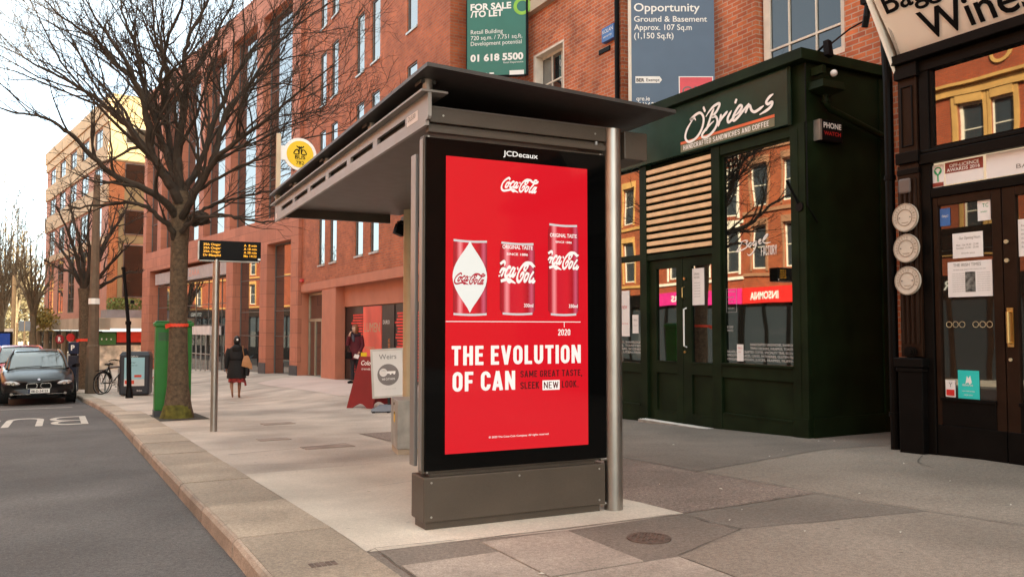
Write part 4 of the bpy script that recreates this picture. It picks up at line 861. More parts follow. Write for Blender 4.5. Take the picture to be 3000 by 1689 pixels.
t, p = notice('leaflet', 'turquoise delivery leaflet at the foot of the wine shop door glass', XN, 5.25, 5.03, .58, .86, mat('turquoise', (.02, .55, .50), .5, var=.03), [T('deliveroo', .045, .125, .028, .11), T('now delivering', .04, .07, .014, .13), T('ORDER NOW', .06, .03, .014, .09)], m_inkw, 'leaflet')
b = MB(); b.prism([(-.004, y, z) for y, z in ((.03, .0+.01), (.015, .085), (.0, .06), (-.02, .09), (-.035, .02), (-.01, -.0), (.0, .02))], (-.001, 0, 0)); obj('logo', b, m_inkw, p)
notice('label', 'small red and white label beside the turquoise leaflet', XN, 5.385, 5.28, .585, .755, m_paper, [T('Y', .035, .10, .05, .04), ], m_inkg, 'label')
b = MB(); b.box(XN-.0065, XN-.0045, 5.29, 5.375, .60, .66); tag(obj('label_band', b, m_inkr), 'dark red band on the small label', 'label') ; bpy.data.objects['label_band'].parent = bpy.data.objects['label']; bpy.data.objects['label_band'].matrix_parent_inverse = Matrix.Translation((-XN, -5.3325, -.67)); del bpy.data.objects['label_band']['category']; del bpy.data.objects['label_band']['label']
notice('sticker', 'green and white sticker in the top right corner of the wine door glass', XN, 5.0, 4.87, 2.33, 2.53, m_paper, [T('TC', .05, .13, .04, .06), T('trader', .03, .08, .02, .07)], mat('green ink', (.02, .3, .12), .5), 'sticker')
notice('sticker', 'blue identity sticker in the top left corner of the wine door glass', XN, 5.40, 5.29, 2.32, 2.50, MATS['blue plastic'], [T('Challenge 21', .02, .09, .025, .07)], m_inkw, 'sticker')
XT = WX+.026
t, p = notice('award_poster', 'off-licence awards 2016 poster in the lit transom over the wine shop door', XT, 5.33, 4.93, 2.74, 2.965, m_paper, None, cat='poster')
b = MB(); b.box(-.0055, -.0035, -.2, .2, -.0, .11); pb = obj('red_panel', b, mat('maroon panel', (.22, .03, .02), .5), p)
lettering(pb, Frame((-.0056, .2, -.1), RTY, UPZ), [T('OFF-LICENCE', .05, .155, .035, .31, bold=.01), T('AWARDS 2016', .02, .112, .035, .35, bold=.01)], m_inkw)
t, p = notice('tree_poster', 'small poster with tree emblem at the left end of the lit transom', XT, 5.475, 5.345, 2.73, 2.96, m_paper, None, cat='poster')
b = MB(); b.tube([(-.006, 0, -.06), (-.006, 0, .0), (-.006, .03, .05)], .007, 6); b.tube([(-.006, 0, .0), (-.006, -.03, .05)], .006, 6); b.ring((-.003, 0, .05), .03, .042, (-1, 0, 0), 20, .003); obj('emblem', b, MATS['green ink'], p)
b = MB(); b.box(-.0055, -.0035, -.06, .06, -.11, -.07); obj('red_panel', b, MATS['maroon panel'], p)
t, p = notice('wine_banner', 'long white WINES banner filling the lit transom on the right', XT, 4.90, 3.6, 2.735, 2.97, m_paper, [T('WINES', .42, .14, .075, .5), T('BAGGOT STREET', .29, .05, .045, .75)], m_inkg, 'banner')
b = MB()
for i in range(7):
    yy = 5.33-.07*i
    if i == 3: continue
    b.ring((XN-.002, yy, 1.315), .026, .032, (-1, 0, 0), 18, .002)
tag(obj('ring_ornament', b, m_inkgold), 'row of thin gold ring ornaments on the lower glass of the wine shop door', 'ornament')
notice('notice', 'white list on the right hand leaf of the wine shop door', XN, 4.61, 4.2, 1.95, 2.3, m_paper, [T('Price list of the week', .03, .28-.04*i, .018, .2) for i in range(6)])
b = MB(); b.tube([(7.98, 6.02, -.05), (7.98, 6.02, 4.0), (8.05, 6.1, 4.6)], .05, 12); b.disc((7.98, 6.02, .32), .065, (0, 0, 1), 14, .05); b.disc((7.98, 6.02, 2.9), .062, (0, 0, 1), 14, .05)
tag(obj('downpipe', b, m_black), 'dark downpipe in the gap between green shop and wine shop', 'downpipe')

# ------------------------------------------------------------------ bus shelter
SZ = R(-2.6)
bs = thing('bus_shelter', 'grey metal bus shelter with a lit red advertising screen on its end', 'bus shelter', (2.03, 4.92, 0), SZ)
boxes('base_skirt', m_shel, bs, [(0, 1.34, 0, .24, .052, .332)], bev=.006)
boxes('plinth', m_shel, bs, [(.02, 1.305, .02, .22, -.03, .0515), (.05, 1.28, .04, .2, .333, .352)])
boxes('advert_case', m_shel, bs, [(.0, 1.362, .031, .11, .352, 2.52), (.03, 1.33, .111, .2, .352, 2.5)], bev=.006)
boxes('side_profile', m_shelB, bs, [(-.012, .012, .16, .25, .385, 2.42), (-.006, .0, .045, .10, .37, 2.50)], bev=.003)
gl = boxes('screen_surround', m_blackgl, bs, [(.010, 1.358, .012, .0305, .37, 2.505)])
scr = boxes('screen', emis('screen red', (.64, .008, .022), 1.0), bs, [(.145, 1.208, .008, .0118, .471, 2.394)])
MATS['screen red'].node_tree.nodes['Principled BSDF'].inputs['Roughness'].default_value = .06
m_ew = emis('screen white', (.93, .86, .93), .95); m_ed = emis('screen dark red', (.10, .004, .008), 1.0); m_ew2 = emis('screen pale', (.86, .84, .93), .9)
FS = Frame((0, .0075, 0), (1, 0, 0), UPZ)
lettering(gl, Frame((0, .0118, 0), (1, 0, 0), UPZ), [T('JCDecaux', .555, 2.432, .036, .262, bold=.012)], m_ew)
block_lettering(scr, FS, [Bk('THE EVOLUTION', .187, 1.035, .126, .962), Bk('OF CAN', .194, .867, .126, .448), Bk('2020', .970, 1.226, .043, .096, wt=.15)], m_ew)
lettering(scr, FS, [T('© 2020 The Coca-Cola Company. All rights reserved.', .45, .556, .013, .448, bold=.01)], m_ew, thick=.001)
block_lettering(scr, FS, [Bk('SAME GREAT TASTE,', .681, .947, .044, .48, wt=.16), Bk('SLEEK', .681, .869, .047, .142, wt=.16), Bk('LOOK.', .998, .869, .047, .132, wt=.16)], m_ed)
b = MB(); b.box(.849, .981, .0066, .0074, .857, .922); nb = obj('new_box', b, m_ew, scr)
b = MB(); b.box(.146, 1.149, .0066, .0074, 1.316, 1.321); b.box(1.017, 1.021, .0066, .0074, 1.281, 1.316); obj('time_line', b, m_ew, scr)
block_lettering(scr, Frame((0, .0065, 0), (1, 0, 0), UPZ), [Bk('NEW', .858, .868, .044, .113, wt=.12)], m_ed)
# script logo, one shape reused
CL = [[(740, 430), (762, 340), (720, 268), (640, 290), (480, 400), (340, 580), (285, 780), (320, 930), (430, 992), (600, 975), (800, 940), (930, 950), (1080, 1030), (1240, 1115)], [(860, 950), (960, 1040), (1060, 1010)], [(690, 480), (600, 560), (520, 700), (530, 800), (620, 760), (690, 640), (690, 540), (640, 520)],
      [(700, 500), (760, 570), (830, 560)], [(980, 570), (990, 500), (930, 490), (830, 600), (770, 740), (800, 825), (880, 800), (960, 730)], [(1210, 530), (1120, 530), (1030, 640), (975, 780), (1030, 830), (1120, 730), (1220, 540), (1130, 760), (1120, 845), (1200, 800), (1270, 700)], [(1310, 575), (1375, 560)],
      [(1740, 640), (1680, 660), (1640, 600), (1690, 500), (1780, 460), (1810, 520), (1740, 640)], [(2060, 550), (1960, 440), (1800, 390), (1650, 420), (1480, 570), (1360, 760), (1315, 930), (1350, 1050), (1430, 1060), (1540, 950), (1610, 820), (1570, 750), (1480, 830), (1450, 920)],
      [(1830, 770), (1740, 800), (1660, 930), (1650, 1060), (1720, 1050), (1810, 930), (1840, 830), (1790, 780)], [(2200, 600), (2060, 760), (1920, 940), (1880, 1080), (1930, 1105), (2000, 1040)], [(2280, 830), (2190, 850), (2100, 960), (2020, 1100), (2090, 1125), (2180, 1010), (2300, 840), (2200, 1040), (2180, 1135), (2240, 1120), (2310, 1050)],
      [(1830, 400), (1960, 430), (2090, 550), (2230, 600), (2350, 570), (2430, 480)], [(2110, 560), (2210, 450), (2300, 450), (2320, 520)]]
def logo(parent, x, z, wid, m, clip=None, vz=1., d=.0070):
    bm = bmesh.new(); k = wid/2210
    for i, st in enumerate(CL):
        pts = [((X-230), (1130+.1*(X-230)-Y)*.9) for X, Y in st]
        stroke(bm, Frame((0, d, 0), (1, 0, 0), UPZ), pts, 62, 118, x, z, k, k*vz, pen=R(-25), thick=.0001*i, clip=clip)
    return obj('logo', bm, m, parent)
logo(scr, .534, 2.176, .288, m_ew)
def can_mat():
    m = bpy.data.materials.new('pictured can'); m.use_nodes = True; t = m.node_tree; N = t.nodes; L = t.links; b = N['Principled BSDF']
    tc = N.new('ShaderNodeTexCoord'); sx = N.new('ShaderNodeSeparateXYZ'); L.new(tc.outputs['Generated'], sx.inputs[0])
    r = N.new('ShaderNodeValToRGB'); e = r.color_ramp.elements; e[0].position = 0; e[0].color = (.30, .004, .012, 1); e[1].position = 1; e[1].color = (.26, .004, .014, 1)
    for p_, c in ((.10, (.45, .01, .03)), (.20, (.95, .30, .38)), (.30, (.60, .008, .03)), (.62, (.66, .010, .03)), (.80, (.40, .006, .02)), (.90, (.62, .10, .20))):
        x = e.new(p_); x.color = c+(1,)
    L.new(sx.outputs[0], r.inputs[0]); b.inputs['Base Color'].default_value = (.05, .002, .003, 1); L.new(r.outputs[0], b.inputs['Emission Color']); b.inputs['Emission Strength'].default_value = EG; b.inputs['Roughness'].default_value = .25
    return m
m_can = can_mat(); m_rim = emis('pictured can rim', (.62, .60, .68), .95); m_diam = emis('pictured label white', (.84, .83, .90), .9)
def can(x0, x1, z0, z1, neck):
    b = MB(); n = neck; N_ = 12; pts = []
    h = z1-z0
    bot = [(x0+n*1.3+(x1-x0-2.6*n)*k/N_, z0-.006*math.sin(math.pi*k/N_)) for k in range(N_+1)]
    top = [(x1-n*.7-(x1-x0-1.4*n)*k/N_, z1-.004*math.sin(math.pi*k/N_)) for k in range(N_+1)]
    P = [(x0, z1-.05-n), (x0, z0+.035)]+bot+[(x1, z0+.035), (x1, z1-.05-n)]+top
    b.prism([(x, .0068, z) for x, z in P], (0, .0006, 0)); o = obj('can_picture', b, m_can, scr)
    b = MB()
    for s_, zz, nn in ((1, z1, n*.7), (-1, z0, n*1.3)):
        q = [(x0+nn+(x1-x0-2*nn)*k/N_, zz-.005*math.sin(math.pi*k/N_)) for k in range(N_+1)]
        q2 = [(x, z-s_*.014) for x, z in q][::-1]
        b.prism([(x, .0060, z) for x, z in q+q2], (0, .0006, 0))
    obj('can_rim', b, m_rim, scr); return o
can(.196, .436, 1.360, 1.853, .002); can(.529, .792, 1.366, 1.852, .016); can(.893, 1.134, 1.364, 1.994, .016)
b = MB(); N_ = 16; c, w_, za, zb = .313, .122, 1.375, 1.846
L1 = [(c-w_*math.sin(math.pi*k/N_)**1.25, za+(zb-za)*k/N_) for k in range(N_+1)]; L2 = [(2*c-x, z) for x, z in L1[1:-1]][::-1]
b.prism([(x, .0052, z) for x, z in L1+L2], (0, .0006, 0)); obj('label_diamond', b, m_diam, scr)
logo(scr, .199, 1.548, .226, emis('logo red', (.42, .02, .05), 1.), d=.0048); logo(scr, .480, 1.555, .360, m_ew, clip=(.529, .792), vz=1.22, d=.0058); logo(scr, .847, 1.66, .328, m_ew, clip=(.894, 1.134), vz=1.15, d=.0058)
lettering(scr, Frame((0, .0056, 0), (1, 0, 0), UPZ), [T('ORIGINAL TASTE', .548, 1.806, .026, .226, bold=.02), T('SINCE 1886', .578, 1.763, .016, .16, bold=.02), T('ORIGINAL TASTE', .908, 1.902, .026, .212, bold=.02), T('SINCE 1886', .95, 1.862, .014, .13, bold=.02), T('330ml', .708, 1.417, .024, .07, bold=.02), T('330ml', 1.055, 1.417, .024, .07, bold=.02), T('trade mark', .275, 1.522, .008, .08)], m_ew, thick=.0006)
# end rails, roof, beams
boxes('end_rail', m_shel, bs, [(.03, 1.36, .0, .06, 2.602, 2.70), (.03, 1.36, .03, .055, 2.575, 2.600), (.02, 1.36, .0, .05, 2.536, 2.574)], bev=.004)
b = MB(); b.tube([(1.29, .02, 2.576), (1.29, .02, 2.60)], .012, 8); obj('fixing', b, m_shelB, bs)
b = MB(); b.prism([(-.10, -.30, 2.864), (1.75, -.30, 2.782), (1.75, -.30, 2.806), (-.10, -.30, 2.888)], (0, 5.5, 0)); obj('roof', b, m_roofp, bs)
boxes('soffit', m_shelU, bs, [(.04, 1.5, .062, 5.06, 2.705, 2.725)])
boxes('far_rail', m_shel, bs, [(.03, 1.36, 5.06, 5.12, 2.60, 2.72)])
b = MB()
def beam_plate(b, y0, y1, z0, z1, slots, x0, x1):
    Y = sorted([y0, y1]+[v for s in slots for v in s[:2]])
    for ya, yb in zip(Y, Y[1:]):
        if any(abs(ya-s[0]) < 1e-6 for s in slots):
            s = [s for s in slots if abs(ya-s[0]) < 1e-6][0]; b.box(x0, x1, ya, yb, z0, s[2]); b.box(x0, x1, ya, yb, s[3], z1)
        else: b.box(x0, x1, ya, yb, z0, z1)
sl_ = [(.38+.777*k, 1.035+.777*k, 2.652, 2.702) for k in range(6)]
beam_plate(b, -.03, 5.34, 2.571, 2.772, sl_, -.012, .012)
b.prism([(-.012, -.03, 2.60), (-.012, -.03, 2.772), (-.012, -.075, 2.772), (-.012, -.075, 2.62), (-.012, -.065, 2.605)], (.024, 0, 0))
gb = obj('gutter_beam', b, m_shelB, bs)
boxes('beam_backing', m_shel, gb, [(.03, .04, .2, 5.2, 2.60, 2.77)])
boxes('beam_flange', m_shelB, gb, [(-.06, .12, -.085, 5.4, 2.7725, 2.786)])
lettering(gb, Frame((-.0145, .335, 2.645), RTY, UPZ), [T('DL530', .03, .014, .035, .15)], m_inkg)
b = MB(); b.box(-.0145, -.0125, .115, .335, 2.632, 2.70); b.box(-.0145, -.0125, 5.2, 5.28, 2.60, 2.66); obj('sticker', b, mat('white sticker', (.72, .66, .64), .5), gb, bev=.002)
for i, yy in enumerate((-.03, 1.22, 2.69, 4.15, 5.1)):
    b = MB(); b.tube([(0, yy, 2.786), (0, yy, 2.862)], .032, 14); st_ = obj('roof_stub', b, m_shelB, bs, smooth=True)
    b = MB(); b.box(-.05, .05, yy-.02, yy+.10, 2.835, 2.858); obj('clamp', b, m_roofp, st_)
def shelter_post(yy, m, z0):
    b = MB(); b.tube([(1.425, yy, z0), (1.425, yy, 2.70)], .067, 28); return obj('post', b, m, bs, smooth=True)
shelter_post(.03, m_steel, -.03); shelter_post(4.52, m_postw, -.3)
boxes('back_beam', m_shel, bs, [(1.505, 1.70, -.02, 5.1, 2.49, 2.69)], bev=.006)
b = MB(); b.tube([(1.31, .02, .36), (1.40, .03, .36)], .012, 8); b.tube([(1.31, .03, .05), (1.40, .03, .05)], .012, 8); obj('bracket', b, m_steel, bs)
for x_, z_ in ((.05, .30), (1.29, .30), (.67, .30), (.05, .085), (1.29, .085), (.03, .362), (1.33, .362), (.03, 2.513), (1.33, 2.513), (.12, 2.65), (1.27, 2.65)):
    yb_ = -.001 if z_ < .33 or z_ > 2.6 else .03
    b = MB(); b.disc((x_, yb_, z_), .007, (0, -1, 0), 10, .003); obj('bolt', b, m_steelD, bs)
cl_ = thing('shelter_camera', 'small black floodlight under the far end of the shelter roof', 'floodlight', at(1190, 660, 10.2))
b = MB(); b.box(-.1, .06, -.05, .05, .02, .05); b.prism([(-.16, -.05, -.10), (-.05, -.05, -.14), (-.02, -.05, .0), (-.12, -.05, .02)], (0, .1, 0)); obj('housing', b, m_ink, cl_)
# bus stop flag on the roof
bf = thing('bus_stop_sign', 'round yellow BUS 782 stop sign with white rim on a pale pole', 'bus stop sign', (2.235, 10.0, 2.80))
b = MB(); b.box(-.024, .024, -.02, .02, -.02, .80); obj('pole', b, mat('cream pole', (.55, .43, .30), .5, metal=.2), bf)
b = MB(); b.disc((.256, .01, .575), .198, (0, -1, 0), 48, .02); b.box(.02, .10, -.008, .008, .49, .66); ro = obj('rim', b, m_sgnw, bf)
b = MB(); b.disc((.256, -.0105, .575), .162, (0, -1, 0), 48, .003); yd = obj('face', b, mat('sign yellow', (.80, .52, .02), .45, var=.03), bf)
bm = bmesh.new()
FB = Frame((.256, -.0145, .575), (1, 0, 0), UPZ)
for i, st in enumerate([[(-.078, -.0), (-.02, 0), (-.02, .035), (-.03, .055)], [(-.078, 0), (-.072, .02), (-.05, .05), (-.02, .055)], [(.078, 0), (.02, 0), (.02, .035), (.03, .055)], [(.078, 0), (.072, .02), (.05, .05), (.02, .055)], [(-.012, 0), (-.012, .05), (-.005, .075), (.02, .095)], [(.012, 0), (.012, .05), (.005, .075), (-.02, .095)], [(-.045, .10), (-.03, .085), (-.0, .07)], [(.045, .10), (.03, .085), (0, .07)]]): stroke(bm, FB, st, .012, .013, 0, 0, 1, 1, thick=.0003*i)
obj('emblem', bm, m_ink, yd)
lettering(yd, FB, [T('BUS', 0, -.058, .046, .125, align='C', bold=.015), T('782', 0, -.125, .042, .095, align='C', bold=.0), T('stop no', 0, -.073, .008, .08, align='C')], m_ink)

# ------------------------------------------------------------------ far side of the street (seen in the shop glass)
m_obr = brick('sunny orange brick', (.34, .065, .014), (.26, .045, .011), (.22, .08, .04), var=.3)
m_obr2 = brick('sunny red brick', (.32, .050, .012), (.25, .038, .010), (.18, .06, .03), var=.25)
m_ystone = mat('yellow stone trim', (.44, .235, .075), .8, var=.15, vs_=2)
m_sash = glass('sash glass', (.03, .035, .04), 1.5)
def opposite(name, label, cat, y0, y1, h, m, cols, rows, ww, trim=None, shop=None, sh=3.2, x0=-11.6):
    """front in the plane x = x0 facing +X; local y runs down the street toward the camera"""
    t = thing(name, label, cat, (x0, y1, 0), math.pi)          # local y = y1 - A
    ln = y1-y0; ops = []
    for z, hh in rows:
        for c in cols: ops.append((y1-c-ww/2, y1-c+ww/2, z, z+hh))
    facade(t, 'wall', 0, ln, -2, h, ops, m, reveal=.14, depth=9)
    for k, o in enumerate(ops):
        window(t, o[0], o[1], o[2], o[3], .08, m_wfr, m_sash, bars_h=[.5], fw=.07)
    b = MB(); tr = trim or m_conc
    for z, hh in rows: b.box(-.07, -.002, 0, ln, z-.34, z-.20)
    b.box(-.25, -.002, 0, ln, h-.35, h)
    if trim is m_ystone and sh == 3.2 and ln < 16:
        b.box(-.12, -.003, 0, ln, 9.32, 9.44); b.box(-.2, -.003, 0, ln, 9.72, 9.84); b.box(-.04, -.003, 0, ln, 9.45, 9.71)
        for c in cols[::3]: b.ring((-.04, y1-c, 10.6), .28, .40, (-1, 0, 0), 24, .03)
    for o in ops:
        e = .10 if trim is not m_ystone else .14
        b.box(-.05, -.003, o[0]-e, o[0]-.003, o[2]-.1, o[3]+.3); b.box(-.05, -.003, o[1]+.003, o[1]+e, o[2]-.1, o[3]+.3); b.box(-.09, -.003, o[0]-.003, o[1]+.003, o[3]+.003, o[3]+.3)
    obj('stone_trim', b, tr, t)
    if shop:
        mm_, words, mf = shop
        b = MB(); b.box(-.25, -.004, .1, ln-.1, sh-.75, sh-.05); s = obj('shop_fascia', b, mm_, t)
        lettering(s, Frame((-.255, 0, 0), RTY, UPZ), [T(words, -ln*.62, sh-.58, .34, min(2.4, ln*.45), bold=.02)], m_inkw)
        b = MB(); b.box(-.08, -.004, .15, ln-.15, -1.4, sh-.8); s2 = obj('shop_window', b, m_sash, t)
        b = MB(); k = 0.
        while k < ln: b.box(-.16, -.082, k, k+.16, -1.4, sh-.8); k += 1.35
        b.box(-.17, -.083, .1, ln-.1, -1.4, -.4); obj('shop_frame', b, mf, s2)
    return t
m_pinkw = mat('magenta shop sign', (.55, .02, .18), .5)
opposite('brick_house', 'orange brick house with red coffee shop sign across the street', 'townhouse', 25.2, 29.0, 13.5, m_obr, (26.05, 27.95), ((4.0, 2.0), (6.9, 1.9), (9.7, 1.7)), .95, mat('brown stone', (.28, .13, .07), .8), (mat('coffee red', (.62, .02, .02), .5), 'INSOMNIA', m_black))
opposite('brick_house', 'red brick house with white arched style window trim across the street', 'townhouse', 29.02, 36.0, 14.5, m_obr2, (29.75, 31.9, 34.2), ((3.9, 2.1), (6.6, 2.0), (9.4, 1.9)), .85, m_wfr, (m_pinkw, 'FLOWERS', m_black))
opposite('ornate_house', 'ornate red brick house with yellow stone window surrounds across the street', 'townhouse', 10.5, 25.18, 15, m_obr2, (11.6, 13.0, 14.1, 16.4, 17.5, 19.3, 21.0, 22.1, 23.8), ((4.2, 2.2), (7.25, 1.75), (11.3, 1.6)), .78, m_ystone, (m_black, 'CAFE BAR', m_brownj))
opposite('brick_house', 'long orange brick terrace far down the other side of the street', 'townhouse', 36.02, 62, 12, m_obr, (38, 41, 44, 47, 50, 53, 56, 59), ((3.9, 2.2), (7.1, 2.1)), 1.1, m_ystone, (m_black, 'BOOKS', m_black))
opposite('brick_house', 'pale red brick terrace farthest down the other side of the street', 'townhouse', 62.02, 130, 9.6, m_obr2, tuple(65+4*k for k in range(16)), ((3.6, 1.9), (6.4, 1.9)), 1.2, m_ystone, (m_brownj, 'STORES', m_black), x0=-13)
opposite('brick_house', 'orange brick house beside the ornate house across the street', 'townhouse', -12, 10.48, 14, m_obr, (-9, -5, -1, 3, 7), ((4.2, 2.2), (7.5, 2.1), (10.6, 1.8)), 1.1, m_wfr, (m_brownj, 'BANK', m_black))

# ------------------------------------------------------------------ trees
def tree(name, label, limbs, trunk, rt, seed, m_t, m_b, dens=1., lim=3, tw=.0045, sub_len=1.0, group='bare street trees', cols=None):
    rnd = random.Random(seed); p0 = trunk[0]
    t = thing(name, label, 'tree', p0, 0, group); O_ = Vector(p0)
    b = MB(); b.tube([p-O_ for p in trunk], rt, 18)
    o = obj('trunk', b, m_t, t, smooth=True)
    cb = MB(); stats = [0]
    def grow(pts, r0, r1, lvl):
        n = len(pts); rad = [r0+(r1-r0)*(i/(n-1))**.8 for i in range(n)]
        cb.tube(pts, rad, 9 if lvl == 0 else (5 if lvl == 1 else 3), cap=lvl < 2); stats[0] += 1
        if lvl >= lim: return
        L = sum((pts[i+1]-pts[i]).length for i in range(n-1))
        cnt = int(max(2, L*(3.6, 4.6, 5.6)[min(lvl, 2)]*dens))
        for k in range(cnt):
            f = (k+rnd.random())/cnt; f = .16+.84*f; i = min(int(f*(n-1)), n-2); q = f*(n-1)-i
            p = pts[i].lerp(pts[i+1], q); d = (pts[i+1]-pts[i]).normalized(); r = rad[i]+(rad[i+1]-rad[i])*q
            ax = Vector((rnd.gauss(0, 1), rnd.gauss(0, 1), rnd.gauss(0, .7))); ax = (ax-d*ax.dot(d)).normalized()
            a = R(rnd.uniform(18, 48) if lvl < 2 else rnd.uniform(25, 60)); dd = (d*math.cos(a)+ax*math.sin(a)); dd.z += rnd.uniform(-.05, .32); dd.normalize()
            ln = L*rnd.uniform(.22, .5)*(1.05-.5*f)*sub_len; ln = max(ln, .22)
            if lvl == 1: ln = min(ln, 1.25)
            if lvl == 2: ln = min(ln, .42)
            ns = 7 if lvl == 0 else (5 if lvl == 1 else 3); Q = [p]; c = dd
            for j in range(ns):
                c = (c+Vector((rnd.gauss(0, .16), rnd.gauss(0, .16), rnd.gauss(.035, .13)))).normalized(); Q.append(Q[-1]+c*(ln/ns))
            grow(Q, max(tw*1.15, min(r*.6, .042 if lvl == 0 else .013)), tw*(.9 if lvl < 2 else .7), lvl+1)
    for pts, ra, rb in limbs:
        P = [Vector(p)-O_ for p in pts]
        q = []
        Pp = [P[0]*2-P[1]]+P+[P[-1]*2-P[-2]]
        for i in range(1, len(Pp)-2):
            for k in range(4):
                u = k/4; a, bb, c, d = Pp[i-1:i+3]
                q.append(.5*((2*bb)+(c-a)*u+(2*a-5*bb+4*c-d)*u*u+(3*bb-a-3*c+d)*u**3)+Vector((rnd.gauss(0, .012), rnd.gauss(0, .012), rnd.gauss(0, .012))))
        q.append(P[-1]); grow(q, ra, rb, 0)
    obj('crown', cb, m_b, t); return t, stats[0]
# the big tree beside the green cabinet
TF = 15.5
def lim(px, f0, f1): return [at(u, v, f0+(f1-f0)*i/(len(px)-1)) for i, (u, v) in enumerate(px)]
tb0 = Vector(at(520, 1225, TF)); tb0.z = gz(tb0.x, tb0.y)-.03
trk = [tb0]+[at(u, v, TF) for u, v in ((521, 1190), (521, 1130), (522, 1000), (523, 850), (526, 720), (528, 640), (530, 560))]
LIMB = [([(512, 700), (495, 660), (470, 640), (431, 608), (379, 593), (320, 598), (250, 606), (180, 616)], 15.4, 14.2, .085, .014),
 ([(520, 650), (500, 607), (448, 565), (362, 528), (300, 490), (240, 425), (190, 380), (130, 345), (50, 330), (-40, 305)], 15.5, 13.2, .115, .012),
 ([(524, 600), (490, 520), (440, 455), (390, 390), (345, 345), (300, 302), (240, 262), (170, 222), (90, 180), (-30, 118)], 15.5, 16.8, .13, .012),
 ([(526, 590), (485, 520), (455, 470), (434, 396), (424, 310), (393, 234), (345, 193), (276, 114), (210, 70), (120, -10)], 15.4, 14.0, .13, .013),
 ([(395, 235), (350, 150), (290, 70), (240, -20)], 14.6, 13.9, .06, .012),
 ([(528, 580), (500, 480), (470, 400), (445, 310), (415, 225), (400, 140), (365, 60), (345, -30)], 15.5, 16.6, .12, .016),
 ([(530, 580), (520, 480), (525, 400), (540, 300), (548, 241), (540, 165), (560, 97), (615, -10)], 15.5, 15.9, .14, .03),
 ([(526, 590), (505, 470), (490, 350), (484, 190), (455, 110), (445, -20)], 15.5, 17.0, .11, .02),
 ([(535, 590), (560, 572), (603, 503), (631, 452), (655, 345), (700, 280), (745, 230), (800, 145), (880, 70), (960, 10)], 15.5, 16.6, .115, .014),
 ([(534, 640), (560, 590), (610, 500), (643, 454), (700, 410), (745, 377), (814, 322), (900, 250), (985, 190)], 15.4, 13.8, .10, .012),
 ([(532, 680), (556, 655), (583, 638), (640, 628), (690, 638), (750, 648), (810, 645), (865, 625)], 15.3, 14.4, .07, .010),
 ([(536, 660), (580, 625), (621, 600), (680, 583), (740, 570), (800, 559), (870, 525), (950, 505)], 15.4, 16.4, .055, .010),
 ([(540, 560), (590, 470), (640, 330), (700, 210), (760, 130), (850, 60), (930, -20)], 15.6, 17.6, .09, .014),
 ([(560, 572), (640, 520), (720, 480), (800, 450), (880, 410), (960, 390), (1040, 372)], 15.3, 13.4, .045, .007),
 ([(548, 241), (590, 180), (640, 90), (690, -10)], 15.9, 16.8, .06, .02),
 ([(486, 330), (470, 240), (490, 130), (530, 20), (545, -30)], 15.4, 14.3, .06, .02)]
limbs = [(lim(px, a, c), r0*.74, r1*.8) for px, a, c, r0, r1 in LIMB]
t_big, n1 = tree('bare_tree', 'large bare street tree with a red ribbon, in front of the green cabinet', limbs, trk, [.31, .245, .19, .165, .155, .155, .17, .13], 4, m_bark, m_twig, dens=.98, lim=3, tw=.0036, sub_len=1.45)
print('twigs', n1)
# moss at the foot
b = MB(); b.tube([Vector((-.012, -.012, .0)), (at(521, 1200, TF)-tb0)+Vector((-.012, -.012, 0)), (at(520, 1185, TF)-tb0)+Vector((-.004, -.004, 0))], [.315, .262, .238], 18, cap=False); obj('moss', b, m_moss, t_big, smooth=True)
kn = at(583, 640, 15.3)-tb0
b = MB(); bmesh.ops.create_icosphere(b.bm, subdivisions=3, radius=.17, matrix=Matrix.Translation(kn) @ Matrix.Diagonal((1.1, .9, .75, 1)))
rk = random.Random(9)
for v in b.bm.verts: v.co += Vector((rk.gauss(0, .02), rk.gauss(0, .02), rk.gauss(0, .02)))
obj('burr', b, m_twig, t_big)
def ribbon(label, c, r, h):
    t = thing('ribbon', label, 'ribbon', c, 0, 'red ribbons tied round tree trunks'); b = MB()
    n = 20
    for k in range(n):
        a, c_ = 2*math.pi*k/n, 2*math.pi*(k+1)/n
        for rr in (r, ): b.face([(rr*math.cos(a), rr*math.sin(a), -h), (rr*math.cos(c_), rr*math.sin(c_), -h+.01), (rr*math.cos(c_), rr*math.sin(c_), h), (rr*math.cos(a), rr*math.sin(a), h-.01)])
    obj('band', b, m_rib, t)
    b = MB(); q = Vector((-.75, -.66, 0))*r
    b.loft([[q+Vector((0, 0, h)), q+Vector((-.05, -.03, h*.8)), q+Vector((-.05, -.03, -h)), q+Vector((0, 0, -h))], [q+Vector((-.09, -.05, h*.4)), q+Vector((-.1, -.06, h*.4)), q+Vector((-.09, -.05, -h*2)), q+Vector((-.08, -.04, -h*2))]]); obj('knot', b, m_rib, t); return t
rc = at(521, 952, TF); ribbon('red ribbon tied round the trunk of the large tree', rc, .188, .034)
